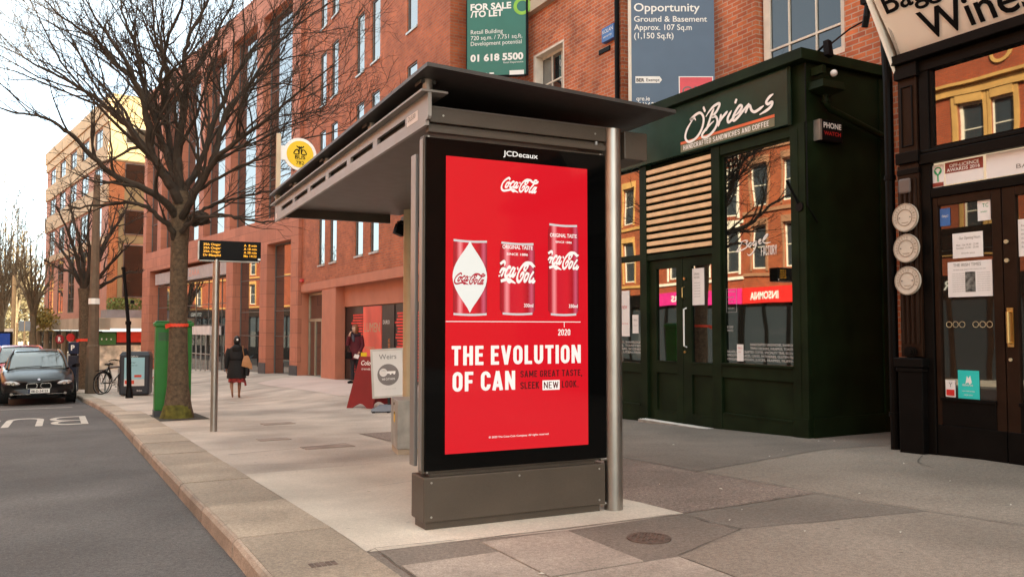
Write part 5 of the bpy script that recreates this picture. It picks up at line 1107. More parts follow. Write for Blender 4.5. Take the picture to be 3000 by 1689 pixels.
# second, pollarded tree further back
f2_ = 29.3
t2b = Vector(at(247, 1130, f2_)); t2b.z = gz(t2b.x, t2b.y)-.02
trk2 = [t2b]+[at(u, v, f2_) for u, v in ((247, 1060), (246, 960), (247, 890), (250, 845))]
LB2 = [([(250, 850), (225, 760), (190, 660), (160, 600)], 29.3, 28.2), ([(246, 850), (205, 770), (170, 720), (145, 690)], 29.3, 30.5), ([(250, 850), (240, 740), (215, 640), (200, 570)], 29.3, 30.2), ([(252, 850), (262, 750), (258, 650), (280, 560)], 29.3, 28.6), ([(254, 850), (290, 760), (320, 690), (345, 600)], 29.3, 29.8), ([(254, 855), (300, 800), (350, 745), (392, 705)], 29.3, 28.4), ([(254, 860), (310, 830), (370, 800), (400, 795)], 29.3, 30.2), ([(248, 850), (215, 800), (180, 790), (150, 770)], 29.3, 28.8), ([(252, 850), (300, 720), (360, 630), (390, 560)], 29.4, 31)]
limbs2 = [(lim(px, a, c), .09, .016) for px, a, c in LB2]
t_2, n2 = tree('bare_tree', 'smaller bare pollarded tree with a red ribbon, behind the brown post', limbs2, trk2, [.24, .2, .17, .165, .24], 12, m_bark, m_twig, dens=.75, lim=3, tw=.009)
ribbon('red ribbon tied round the trunk of the smaller tree behind the post', at(246, 995, f2_), .2, .05)
# far trees down the street
m_ftw = mat('far twigs', (.12, .085, .05), .9, var=.3)
def far_tree(label, u, f, hpx, seed, spread):
    base = Vector(at(u, 1010, f)); base.z = gz(base.x, base.y)
    r = random.Random(seed); sc_ = f/FPX
    top = 1010-hpx; trk_ = [base]+[at(u+r.uniform(-2, 2), v, f) for v in (980, 940, 900)]
    lb = []
    for k in range(8):
        du = spread*(k/7*2-1); lb.append((lim([(u, 930), (u+du*.35, 860), (u+du*.7, 780+40*abs(du)/spread), (u+du, top+60*abs(du)/spread)], f, f+r.uniform(-3, 3)), .13*f/60, .02*f/60))
    return tree('bare_tree', label, lb, trk_, [.3, .22, .2, .2], seed, m_ftw, m_ftw, dens=.38, lim=3, tw=.014*f/60)[0]
far_tree('far bare tree with upright twigs beside the cream office', 98, 58, 330, 31, 70)
far_tree('far tall bare tree at the left edge of the photo', 8, 75, 460, 32, 70)
far_tree('far thin bare tree between the lamp column and the left edge', 45, 90, 360, 33, 50)
far_tree('distant bare tree low behind the parked cars', 75, 110, 250, 34, 50)
# far off scrub and evergreens that close the street
fb_ = MB(); rr_ = random.Random(44)
for k in range(9000):
    u = rr_.uniform(-160, 150); f = rr_.uniform(95, 125)
    top = 850+35*math.sin(u*.05)+25*math.sin(u*.13+1)
    v = rr_.uniform(top, 1000)
    if rr_.random() > (v-top+25)/90: continue
    p = at(u, v, f); a = Vector((rr_.gauss(0, 1), rr_.gauss(0, 1), rr_.gauss(0, 1))).normalized(); c = a.orthogonal().normalized(); q = a.cross(c); s = rr_.uniform(.12, .34)
    fb_.face([p+c*s, p+q*s*.55, p-c*s, p-q*s*.55])
o = obj('far_shrubs', fb_, mat('far foliage', (.085, .064, .030), .8, var=.65, vs_=.9)); struct(o, 'stuff')
yb = MB()
for k in range(700):
    p = at(rr_.gauss(128, 16), rr_.gauss(935, 14), 60+rr_.uniform(-2, 2)); a = Vector((rr_.gauss(0, 1), rr_.gauss(0, 1), rr_.gauss(0, 1))).normalized(); c = a.orthogonal().normalized(); q = a.cross(c); s = .13
    yb.face([p+c*s, p+q*s*.6, p-c*s, p-q*s*.6])
ybt = at(128, 935, 60); tag(obj('yellow_shrub', yb, mat('yellow leaf', (.20, .14, .03), .7, var=.4, vs_=3)), 'yellow leaved shrub beside the canopy of the cream office', 'shrub')

# ------------------------------------------------------------------ street furniture
def gpt(u, f, dz=0):
    p = at(u, 963, f); return Vector((p.x, p.y, gz(p.x, p.y)+dz))
# green cabinet
gc = thing('street_cabinet', 'tall green telecom cabinet with a lid, half hidden by the big tree', 'street cabinet', (1.56, 17.2, gz(1.56, 17.2)), R(-2))
boxes('body', m_gcab, gc, [(.03, .68, .03, .42, .12, 1.72)], bev=.012); boxes('lid', m_gcab, gc, [(.0, .71, .0, .45, 1.72, 1.80), (.03, .68, .03, .42, 1.80, 1.83)], bev=.02); boxes('plinth', m_plinth, gc, [(.02, .69, .02, .43, -.05, .12)])
b = MB(); rr2 = random.Random(8)
for k in range(9): b.disc((rr2.uniform(.1, .32), .0295, rr2.uniform(.6, 1.4)), rr2.uniform(.008, .028), (0, -1, 0), 8, .001)
obj('rust_spot', b, m_iron, gc)
b = MB(); b.box(.045, .345, .0275, .0298, .16, 1.68); b.box(.355, .665, .0275, .0298, .16, 1.68); obj('door', b, m_gcab, gc, bev=.004)
b = MB(); b.box(.30, .335, .012, .027, .85, 1.0); b.tube([(.318, .012, .88), (.318, .0, .88), (.318, .0, .97), (.318, .012, .97)], .006, 6); obj('handle', b, m_steelD, gc)
b = MB()
for k in range(6): b.box(.08, .31, .0255, .0275, 1.45+.028*k, 1.462+.028*k)
obj('vent', b, m_plinth, gc)
# steel display pole with LED panel
dp = thing('arrivals_display', 'black bus arrivals display with orange text on a brushed steel pole', 'display', (2.06, 13.28, gz(2.06, 13.28)), R(-5))
b = MB(); b.tube([(0, 0, -.03), (0, 0, 2.60)], .052, 24); obj('pole', b, m_steel, dp, smooth=True)
zb = 2.585
cs = boxes('case', mat('display case', (.008, .008, .008), .6, ior=1.2), dp, [(-.25, .645, -.05, .16, zb, zb+.30)], bev=.012)
boxes('side_plate', m_steelD, dp, [(-.265, -.252, -.045, .155, zb+.01, zb+.29), (-.24, .62, -.04, .14, zb-.012, zb-.002)])
m_led = emis('amber led', (1.0, .42, .03), 1.5)
lettering(cs, Frame((-.25, -.0505, zb), (1, 0, 0), UPZ), [T('39A Ongar', .055, .222, .036, .25, bold=.015), T('39A Ongar', .055, .168, .036, .25, bold=.015), T('39A Ongar', .055, .114, .036, .25, bold=.015), T('Dr Maaplid', .055, .060, .036, .25, bold=.015), T('A  8 min', .64, .222, .036, .19, bold=.015), T('A 18 min', .64, .168, .036, .19, bold=.015), T('A 28 min', .64, .114, .036, .19, bold=.015), T('Mo 14:22', .64, .060, .036, .19, bold=.015)], m_led)
b = MB(); b.box(.60, .64, -.0525, -.0505, zb+.015, zb+.045); obj('sticker', b, m_inkw, dp)
# grey utility cabinet by the shelter
ucb = thing('utility_cabinet', 'grey galvanised utility cabinet with a yellow warning label beside the shelter', 'utility cabinet', (3.31, 8.8, gz(3.31, 8.8)), R(-13))
boxes('body', m_steelD, ucb, [(0, .34, 0, .56, .06, .60)], bev=.006); boxes('base', m_conc, ucb, [(.01, .33, .01, .55, -.06, .06)])
b = MB(); b.box(-.003, -.0005, .20, .30, .34, .46); obj('warning_label', b, MATS['sign yellow'], ucb); b = MB(); b.box(-.004, -.003, .215, .285, .43, .455); b.box(-.006, -.0005, .26, .29, .53, .56); obj('lock', b, m_ink, ucb)
# swing sign
ss = thing('swing_sign', 'white swing sign about key cutting with a round key emblem on a grey base', 'pavement sign', (5.30, 15.35, gz(5.3, 15.35)), R(-62+28-28))
ss.rotation_euler = (0, 0, R(-22))
boxes('base', mat('grey sign base', (.17, .18, .20), .6), ss, [(-.05, .62, -.22, .30, .02, .06)], bev=.02); b = MB()
b.loft([[(.0, -.16, .06), (.57, -.16, .06), (.57, .24, .06), (.0, .24, .06)], [(.1, -.05, .14), (.47, -.05, .14), (.47, .13, .14), (.1, .13, .14)]]); obj('base_top', b, MATS['grey sign base'], ss)
b = MB()
for x, y in ((.0, -.2), (.57, -.2), (.28, -.22), (0, .27), (.57, .27)): b.tube([(x, y, 0.0), (x, y, .035)], .03, 10)
b.tube([(.28, .04, .12), (.28, .04, .3)], .03, 10); obj('wheel', b, m_rub, ss)
TL = R(-3)
def tilt(o): o.rotation_euler = (0, TL, 0); return o
pf = tilt(boxes('frame', mat('aluminium frame', (.50, .45, .40), .4, metal=.4), ss, [(-.02, .62, .0, .05, .26, .30), (-.02, .62, 0, .05, 1.16, 1.20), (-.02, .02, 0, .05, .30, 1.16), (.58, .62, 0, .05, .30, 1.16)]))
pp = boxes('poster', mat('sign poster', (.66, .62, .58), .5, var=.03), pf, [(.02, .58, .008, .042, .30, 1.16)])
lettering(pp, Frame((0, .007, 0), (1, 0, 0), UPZ), [T('Weirs', .14, 1.0, .10, .33)], m_inkg)
pp2 = pf
b = MB(); b.disc((.30, .0075, .70), .205, (0, -1, 0), 40, .002); dk = obj('disc', b, mat('grey disc', (.18, .155, .145), .5), pf)
b = MB(); b.ring((.21, .005, .745), .022, .075, (0, -1, 0), 28, .002); b.box(.275, .44, .003, .005, .722, .765); b.box(.33, .36, .003, .005, .70, .722); b.box(.40, .43, .003, .005, .70, .722); b.disc((.21, .0035, .745), .06, (0, -1, 0), 24, .0005); obj('key_emblem', b, m_sgnw, dk)
lettering(dk, Frame((0, .005, 0), (1, 0, 0), UPZ), [T('WE CUT KEYS', .30, .60, .038, .25, align='C', bold=.01)], m_sgnw)
lettering(pf, Frame((0, .007, 0), (1, 0, 0), UPZ), [T('no job too small', .30, .42, .03, .26, align='C')], mat('pale grey print', (.5, .47, .45), .5))
# red A-board
ab_ = thing('a_board', 'dark red A-board with white Colour lettering behind the white swing sign', 'pavement sign', (5.42, 16.75, gz(5.42, 16.75)), R(-60))
m_ared = mat('A-board red', (.20, .008, .013), .5, var=.06)
def leg_(s):
    b = MB(); N_ = 8
    arc = [(.14+.42*k/N_, .10*math.sin(math.pi*k/N_)) for k in range(N_+1)]
    P = [(0, 0), (.12, 0)]+arc+[(.58, 0), (.70, 0), (.62, 1.04), (.08, 1.04)]
    y = lambda z: s*(.30-.29*z/1.04)
    A_ = [b.v((x, y(z), z)) for x, z in P]; B_ = [b.v((x, y(z)+s*.02, z)) for x, z in P]; n = len(P)
    b.bm.faces.new(A_); b.bm.faces.new(B_[::-1])
    for i in range(n): b.bm.faces.new([A_[i], A_[(i+1) % n], B_[(i+1) % n], B_[i]])
    return obj('panel', b, m_ared, ab_)
pl = leg_(-1); leg_(1)
sv = Vector((0, .29/1.04, 1)).normalized()
lettering(pl, Frame((0, -.322, 0), (1, 0, 0), sv), [T('Colour', .16, .90, .10, .38, bold=.015), T('trends', .2, .80, .05, .24)], m_sgnw)
b = MB(); b.tube([(.02, -.2, .55), (.02, 0, .47), (.02, .2, .55)], .006, 5); obj('chain', b, m_steelD, ab_)
# big litter bin with advert
bn = thing('litter_bin', 'black solar litter bin with a pale blue summer advert panel', 'litter bin', gpt(352, 25.0), R(-12))
boxes('body', mat('bin black', (.022, .023, .03), .4), bn, [(0, .84, 0, .75, .03, 1.22)], bev=.05)
b = MB(); b.loft([[(-.02, -.02, 1.2), (.86, -.02, 1.2), (.86, .77, 1.2), (-.02, .77, 1.2)], [(.06, .06, 1.32), (.78, .06, 1.32), (.78, .7, 1.32), (.06, .7, 1.32)]]); obj('lid', b, MATS['bin black'], bn, bev=.02)
bp_ = boxes('advert_panel', mat('advert pale blue', (.30, .52, .58), .3, var=.06, vs_=2), bn, [(.14, .70, -.012, -.001, .30, 1.15)])
boxes('advert_band', mat('advert white', (.62, .58, .55), .4), bp_, [(.14, .70, -.015, -.0125, .30, .50)]); boxes('advert_red', mat('advert red', (.60, .06, .03), .4), bp_, [(.16, .42, -.017, -.0152, .36, .47), (.42, .62, -.015, -.0125, .56, .63)])
lettering(bp_, Frame((0, -.0125, 0), (1, 0, 0), UPZ), [T('summer', .2, .98, .05, .25), T('sale now on', .2, .9, .04, .3)], m_ink)
lettering(bn, Frame((0, -.004, 0), (1, 0, 0), UPZ), [T('BigBelly', .3, 1.17, .035, .22, bold=.01), T('bin', .5, .14, .05, .14)], m_inkw)
boxes('side_panel', mat('side advert', (.35, .42, .46), .3), bn, [(-.008, -.001, .12, .62, .3, 1.1)])
# tall brown concrete post
lp = thing('concrete_post', 'tall brown tapering concrete post with a white band', 'post', gpt(274, 26.6), R(10))
b = MB(); b.tube([(0, 0, -.05), (0, 0, 1.5), (0, 0, 1.56), (0, 0, 7.0)], [.215, .19, .165, .095], 8); obj('shaft', b, m_pole, lp)
zc_ = 1.27+(963-882)*26.6/FPX-lp.location.z
b = MB(); b.tube([(0, 0, zc_-.09), (0, 0, zc_+.09)], .168, 8); obj('white_band', b, m_inkw, lp)
# black pole by the bin
bpk = gpt(383, 23.9)
bt = thing('black_pole', 'slim black street pole with a collar, leaning slightly beside the litter bin', 'pole', bpk)
b = MB(); top_ = at(362, 785, 23.9)-bpk; mid = at(376, 945, 23.9)-bpk
b.tube([(0, 0, -.05), (0, 0, .25), (mid*.12)], [.11, .085, .075], 14); b.tube([mid*.1, mid], [.068, .06], 14); b.tube([mid, top_], [.05, .045], 14); obj('shaft', b, m_ink, bt, smooth=True)
b = MB(); b.tube([mid-Vector((0, 0, .05)), mid+Vector((0, 0, .05))], .08, 14); b.tube([top_-Vector((0, 0, .05)), top_+Vector((0, 0, .03))], .06, 14); b.box(mid.x+.04, mid.x+.14, mid.y-.03, mid.y+.03, mid.z+.55, mid.z+.65); obj('collar', b, m_ink, bt)
# parking ticket machine
pk = thing('ticket_machine', 'dark parking ticket machine with a blue P sign behind the black car', 'ticket machine', gpt(218, 27.8), R(-25)); pk.scale = (.8, .8, .80)
boxes('body', mat('machine blue black', (.02, .025, .04), .4), pk, [(-.17, .17, -.12, .12, -.05, 1.5)], bev=.02); boxes('foot', m_ink, pk, [(-.1, .1, -.1, .1, 1.5, 1.56)])
hd_ = boxes('head', mat('parking blue', (.008, .018, .05), .4), pk, [(-.20, .20, -.05, .06, 1.56, 2.05)], bev=.02)
lettering(hd_, Frame((0, -.052, 0), (1, 0, 0), UPZ), [T('P', -.02, 1.72, .22, .15, align='C', bold=.03)], m_inkw)
# far poles, signs and the blue advert
def far_post(name, label, u, f, vtop, r, m, sign=None):
    p = gpt(u, f); t = thing(name, label, 'post', p); h = at(u, vtop, f).z-p.z; b = MB(); b.tube([(0, 0, 0), (0, 0, h)], r, 8); obj('shaft', b, m, t)
    if sign: mm_, w_, hh = sign; b = MB(); b.box(-w_/2, w_/2, -.05, 0, h-hh, h); obj('board', b, mm_, t)
    return t
m_ypole = mat('cream lamp column', (.52, .36, .20), .6)
far_post('lamp_column', 'tall cream lamp column far down the street at the left', 38, 62, 805, .13, m_ypole)
t_ = far_post('sign_post', 'post with a grey rectangular sign back, beyond the red car', 72, 52, 940, .06, m_ypole, (mat('grey sign back', (.20, .22, .24), .5), .62, .62))
far_post('sign_post', 'plain pale post just left of the grey sign back', 50, 50, 945, .05, m_ypole)
far_post('sign_post', 'short pale post with a white box near the left edge', 26, 55, 962, .05, m_ypole, (m_wfr, .5, .35))
sh2 = thing('advert_panel', 'distant dark blue lit bus shelter advert at the left edge', 'advertising panel', gpt(-8, 48), R(-10))
boxes('case', m_ink, sh2, [(-.7, .75, 0, .2, 0, 2.4)]); q2 = boxes('screen', emis('blue screen', (.01, .05, .28), .8), sh2, [(-.6, .66, -.01, -.001, .4, 2.3)])
b = MB(); b.loft([[(-.3, -.012, 1.0), (.1, -.012, .8), (.6, -.012, 1.2), (.2, -.012, 1.5)], [(-.3, -.014, 1.0), (.1, -.014, .8), (.6, -.014, 1.2), (.2, -.014, 1.5)]]); obj('picture', b, emis('pale screen blue', (.35, .60, .85), .8), q2)

# ------------------------------------------------------------------ bicycles
def bicycle(label, p, rz, m_fr, lean=0):
    t = thing('bicycle', label, 'bicycle', p, rz, 'bicycles parked behind the litter bin'); t.rotation_euler = (lean, 0, rz)
    for x in (0, 1.03):
        b = MB(); n = 28
        tyre = [(x+.335*math.cos(2*math.pi*k/n), 0, .345+.335*math.sin(2*math.pi*k/n)) for k in range(n+1)]
        b.tube(tyre, .017, 6, cap=False); wh = obj('wheel', b, m_rub, t)
        b = MB(); b.tube([(x+.312*math.cos(2*math.pi*k/n), 0, .345+.312*math.sin(2*math.pi*k/n)) for k in range(n+1)], .009, 5, cap=False)
        for k in range(12): a = 2*math.pi*k/12; b.tube([(x, .02*(-1)**k, .345), (x+.31*math.cos(a), 0, .345+.31*math.sin(a))], .002, 3)
        b.tube([(x, -.04, .345), (x, .04, .345)], .02, 8); obj('rim', b, m_steelD, wh)
        b = MB(); b.tube([(x+.365*math.cos(a_), 0, .345+.365*math.sin(a_)) for a_ in [R(20+14*k) for k in range(11)]], .018, 5); obj('mudguard', b, m_ink, t)
    b = MB()
    for q in ([(0, 0, .345), (.22, 0, .80)], [(.22, 0, .80), (.28, 0, .98)], [(.22, 0, .80), (.78, 0, .82)], [(.42, 0, .33), (.80, 0, .68)], [(.42, 0, .33), (.24, 0, .86)], [(.76, 0, .96), (.82, 0, .62), (1.03, 0, .345)], [(0, 0, .345), (.42, 0, .33)]): b.tube(q, .016, 7)
    obj('frame', b, m_fr, t)
    b = MB(); b.tube([(.60, -.28, 1.02), (.72, -.24, 1.05), (.77, -.1, 1.02), (.77, .1, 1.02), (.72, .24, 1.05), (.60, .28, 1.02)], .013, 6); b.tube([(.76, 0, .94), (.77, 0, 1.02)], .014, 6); obj('handlebar', b, m_ink, t)
    b = MB(); b.loft([[(.14, -.08, .90), (.14, .08, .90), (.14, .08, .94), (.14, -.08, .94)], [(.26, -.055, .91), (.26, .055, .91), (.26, .055, .95), (.26, -.055, .95)], [(.40, -.02, .90), (.40, .02, .90), (.40, .02, .94), (.40, -.02, .94)]]); obj('saddle', b, m_ink, t)
    b = MB(); b.tube([(.42, -.06, .33), (.42, .06, .33)], .018, 8); b.ring((.42, -.05, .33), .06, .085, (0, -1, 0), 18, .006); b.tube([(.42, -.07, .33), (.52, -.09, .22)], .01, 5); b.tube([(.42, .07, .33), (.32, .09, .44)], .01, 5); b.box(.47, .57, -.15, -.08, .205, .225); obj('crankset', b, m_steelD, t)
    b = MB(); b.tube([(-.25, -.05, .74), (.2, -.05, .76)], .008, 5); b.tube([(-.25, .05, .74), (.2, .05, .76)], .008, 5); b.tube([(-.25, -.05, .74), (-.25, .05, .74)], .008, 5); b.tube([(-.1, .05, .74), (0, .03, .36)], .007, 5); obj('rack', b, m_ink, t)
    return t
bicycle('black bicycle parked nearest the kerb left of the litter bin', gpt(300, 26.0), R(45), m_ink, R(4))
bicycle('grey bicycle parked just behind the black bicycle, left of the bin', gpt(312, 26.6), R(50), m_steelD, R(-4))
bicycle('bicycle with a red frame half hidden behind the litter bin and green cabinet', gpt(410, 27.6), R(30), mat('bike red', (.45, .02, .03), .4))
b = MB()
for dx in (0, .9, 1.8):
    p = gpt(312, 26.8)+Vector((.45*dx, .5*dx, 0)); b.tube([p, p+Vector((0, 0, .75)), p+Vector((.12, .1, .83)), p+Vector((.5, .4, .83)), p+Vector((.6, .5, .75)), p+Vector((.6, .5, 0))], .025, 8)
tag(obj('bicycle_stand', b, m_steelD), 'steel hoops of the bicycle stand beside the litter bin', 'bicycle stand')

# ------------------------------------------------------------------ cars
def car(label, loc, rz, paint, plate='', zs=1.0):
    c = thing('parked_car', label, 'car', loc, rz); c.scale = (1, 1, zs)
    m_cg = glass('car glass', (.10, .12, .12), 1.9, rough=.03); m_chr = mat('chrome', (.7, .68, .66), .15, metal=1, var=.02); m_cblk = mat('car black plastic', (.004, .004, .004), .6, ior=1.2)
    ST_ = [(-.02, .66, .30, .52, .60, .20), (.06, .82, .20, .58, .68, .16), (.30, .90, .17, .64, .77, .08), (.70, .925, .17, .74, .86, .03), (1.1, .93, .18, .84, .93, .01), (1.5, .93, .18, .89, .98, 0), (2.6, .93, .18, .92, .97, 0), (3.6, .93, .18, .94, .99, 0), (4.2, .91, .18, .93, 1.01, 0), (4.65, .87, .22, .88, 1.0, -.03), (4.85, .80, .3, .78, .90, -.08), (4.9, .70, .4, .68, .75, -.10)]
    rings = []
    for y, w_, zl, zs_, zt, k in ST_:
        half = [(.0, zl), (w_*.80, zl), (w_*.97, zl+.10), (w_, (zl+zs_)/2), (w_*.985, zs_-.03), (w_*.93, zs_+.01), (w_*.80, zt-.015), (w_*.5, zt+.012), (.0, zt+.02)]
        full = half+[(-x, z) for x, z in half[-2:0:-1]]
        rings.append([(x, y+k*(x/w_)**2, z) for x, z in full])
    b = MB(); b.loft(rings); body = obj('body', b, paint, c, smooth=True); sub = body.modifiers.new('s', 'SUBSURF'); sub.levels = sub.render_levels = 1
    CS = [(1.22, .74, .95, .70, .97), (1.75, .80, .95, .66, 1.25), (2.15, .81, .95, .60, 1.41), (2.7, .81, .95, .58, 1.455), (3.3, .80, .95, .57, 1.43), (3.8, .78, .96, .60, 1.27), (4.3, .72, .98, .66, 1.02)]
    b = MB(); b.loft([[(wb, y, zb), (wt+.01, y, zt-.03), (wt-.08, y, zt), (0, y, zt+.012), (-wt+.08, y, zt), (-wt-.01, y, zt-.03), (-wb, y, zb)] for y, wb, zb, wt, zt in CS]); gh = obj('windows', b, m_cg, c, smooth=True)
    b = MB(); b.loft([[(wt-.0, y, zt-.045), (wt-.07, y, zt+.012), (0, y, zt+.028), (-wt+.07, y, zt+.012), (-wt, y, zt-.045)] for y, wb, zb, wt, zt in CS[2:5]], cap=False, closed=False); rf = obj('roof', b, paint, c, smooth=True)
    for s in (-1, 1):
        b = MB()
        b.tube([(s*.76, 1.18, .95), (s*.70, 1.72, 1.24), (s*.62, 2.13, 1.40), (s*.60, 2.7, 1.44), (s*.59, 3.3, 1.42), (s*.63, 3.8, 1.26), (s*.72, 4.3, 1.0)], .035, 6); b.tube([(s*.80, 2.72, .95), (s*.60, 2.72, 1.43)], .035, 6)
        obj('pillar', b, paint, c, smooth=True)
    b = MB()
    b.box(-.5, .5, .02, .2, .215, .275); b.box(-.66, .66, .03, .3, .19, .21); b.box(-.80, -.52, .10, .3, .25, .36); b.box(.52, .80, .10, .3, .25, .36); obj('air_intake', b, m_cblk, c)
    b = MB(); b.box(-.62, -.2, -.015, .1, .30, .312); b.box(.2, .62, -.015, .1, .30, .312); obj('bumper_trim', b, m_chr, c)
    for s in (-1, 1):
        pts = [(s*(.035+.265*a+(.03 if z_ < .5 else 0)), z_) for a, z_ in ((0, .50), (.08, .455), (.85, .455), (1, .50), (.98, .565), (.88, .60), (.1, .60), (0, .565))]
        b = MB(); b.prism([(x, -.055, z) for x, z in pts], (0, .12, 0)); g = obj('grille', b, m_chr, c)
        b = MB(); b.prism([(s*.165+(x-s*.165)*.88, -.06, .528+(z-.528)*.82) for x, z in pts], (0, .01, 0)); obj('grille_mesh', b, m_cblk, g)
        b = MB(); bmesh.ops.create_uvsphere(b.bm, u_segments=18, v_segments=10, radius=1, matrix=Matrix.Translation((s*.63, .12, .60)) @ Matrix.Rotation(s*.45, 4, 'Z') @ Matrix.Rotation(-s*.10, 4, 'Y') @ Matrix.Diagonal((.205, .11, .062, 1))); hl = obj('headlight', b, mat('headlamp lens', (.33, .31, .30), .12, ior=1.8), c, smooth=True)
        b = MB(); b.disc((s*.60, -.005, .597), .045, (s*.35, -1, 0), 16, .02); b.disc((s*.70, .035, .60), .035, (s*.45, -1, 0), 16, .02); obj('lamp', b, m_chr, hl)
        b = MB(); b.disc((s*.64, .09, .31), .035, (s*.2, -1, 0), 16, .03); obj('fog_light', b, mat('lamp glass', (.25, .24, .22), .2), c)
        b = MB(); b.loft([[(s*.90, 1.62, 1.02), (s*.90, 1.66, .96), (s*.88, 1.70, .98)], [(s*1.0, 1.55, 1.06), (s*1.0, 1.6, .95), (s*.99, 1.68, .98)], [(s*1.10, 1.60, 1.07), (s*1.10, 1.64, .97), (s*1.09, 1.70, 1.0)]]); obj('mirror', b, paint, c, smooth=True)
        for y in (.88, 3.82):
            b = MB(); b.tube([(s*.955, y, .33), (s*.70, y, .33)], .335, 26); wh = obj('wheel', b, m_rub, c)
            b = MB(); b.ring((s*.958, y, .33), .19, .225, (s, 0, 0), 24, .012); b.disc((s*.955, y, .33), .05, (s, 0, 0), 14, .02)
            for k in range(10): a = 2*math.pi*k/10; b.tube([(s*.962, y+.04*math.cos(a), .33+.04*math.sin(a)), (s*.962, y+.2*math.cos(a), .33+.2*math.sin(a))], .013, 5)
            obj('rim', b, m_steelD, wh)
            b = MB(); b.ring((s*.915, y, .34), .335, .385, (s, 0, 0), 26, .022); obj('wheel_arch', b, m_cblk, c)
    b = MB(); b.disc((0, .01, .695), .035, (0, -.8, .6), 18, .012); obj('bonnet_badge', b, mat('blue white badge', (.45, .50, .60), .3), c)
    if plate:
        b = MB(); b.box(-.26, .26, -.075, -.04, .335, .445); p = obj('number_plate', b, m_inkw, c)
        b = MB(); b.box(-.26, -.205, -.079, -.0755, .335, .445); obj('blue_band', b, MATS['parking blue'], p)
        lettering(p, Frame((0, -.076, 0), (1, 0, 0), UPZ), [T(plate, -.18, .36, .06, .40, bold=.02)], m_ink)
    b = MB(); b.tube([(-.55, 1.16, .985), (.1, 1.22, 1.02)], .01, 5); b.tube([(.05, 1.16, .985), (.62, 1.25, 1.01)], .01, 5); obj('wiper', b, m_cblk, c)
    b = MB(); b.box(.30, .42, 1.62, 1.63, 1.02, 1.07); b.box(-.25, .32, 1.36, 1.37, .985, .995); obj('dashboard_paper', b, m_inkw, c)
    return c
def paint(name, col): return mat(name, col, .3, var=.03, coat=.35, ior=1.3)
car('black saloon car with twin rounded grilles parked facing the camera', (-.50, 26.3, gz(-.5, 26.3)-.105), R(3), paint('black car paint', (.006, .005, .006)), '08-D-34123')
car('red car parked behind the black saloon, only its roof and mirror showing', (-.98, 32.2, gz(-1, 32.2)-.105), R(7), paint('red car paint', (.40, .03, .04)), zs=1.10)
car('white car at the left edge of the photo, behind the red car', (-3.0, 36.5, gz(-3, 36.5)-.105), R(9), paint('white car paint', (.70, .70, .70)))

# ------------------------------------------------------------------ people
def skin_mesh(name, chains, m, parent, levels=2):
    """chains: lists of (x,y,z,r); equal points are shared, so the limbs grow out of one surface"""
    V, E, Rr, idx = [], [], [], {}
    for ch in chains:
        prev = None
        for x, y, z, r in ch:
            k = (round(x, 4), round(y, 4), round(z, 4))
            if k not in idx: idx[k] = len(V); V.append((x, y, z)); Rr.append(r)
            i = idx[k]
            if prev is not None and prev != i: E.append((prev, i))
            prev = i
    me = bpy.data.meshes.new(name); me.from_pydata(V, E, []); o = bpy.data.objects.new(name, me); COL.objects.link(o)
    md = o.modifiers.new('skin', 'SKIN'); md.use_smooth_shade = True
    for i, s in enumerate(me.skin_vertices[0].data):
        q = Rr[i]; s.radius = q if isinstance(q, tuple) else (q, q); s.use_root = (i == 0)
    sb = o.modifiers.new('sub', 'SUBSURF'); sb.levels = sb.render_levels = levels
    bpy.context.view_layer.update()
    m2 = bpy.data.meshes.new_from_object(o.evaluated_get(_dg())); bpy.data.objects.remove(o); m2.name = name
    for p in m2.polygons: p.use_smooth = True
    m2.materials.clear(); m2.materials.append(m)
    r = bpy.data.objects.new(name, m2); COL.objects.link(r); r.parent = parent; return r
def hand(w0, d, side, curl=.4):
    """finger chains from wrist w0 along d; side = thumb direction"""
    w0, d, side = Vector(w0), Vector(d).normalized(), Vector(side).normalized(); n = d.cross(side)
    palm = w0+d*.055; ch = [[(*w0, .024), (*palm, .030)]]
    for k, (off, L) in enumerate(((.026, .070), (.009, .078), (-.009, .073), (-.026, .058))):
        a = palm+side*off+d*.025; c = a+(d*math.cos(curl*.6)+n*math.sin(curl*.6))*L*.5; e = c+(d*math.cos(curl*1.6)+n*math.sin(curl*1.6))*L*.5
        ch.append([(*palm, .030), (*a, .0105), (*c, .0095), (*e, .007)])
    a = w0+d*.03+side*.035; c = a+(d*.7+side*.7)*.032; ch.append([(*palm, .030), (*a, .012), (*c, .010), (*(c+d*.025), .008)])
    return ch
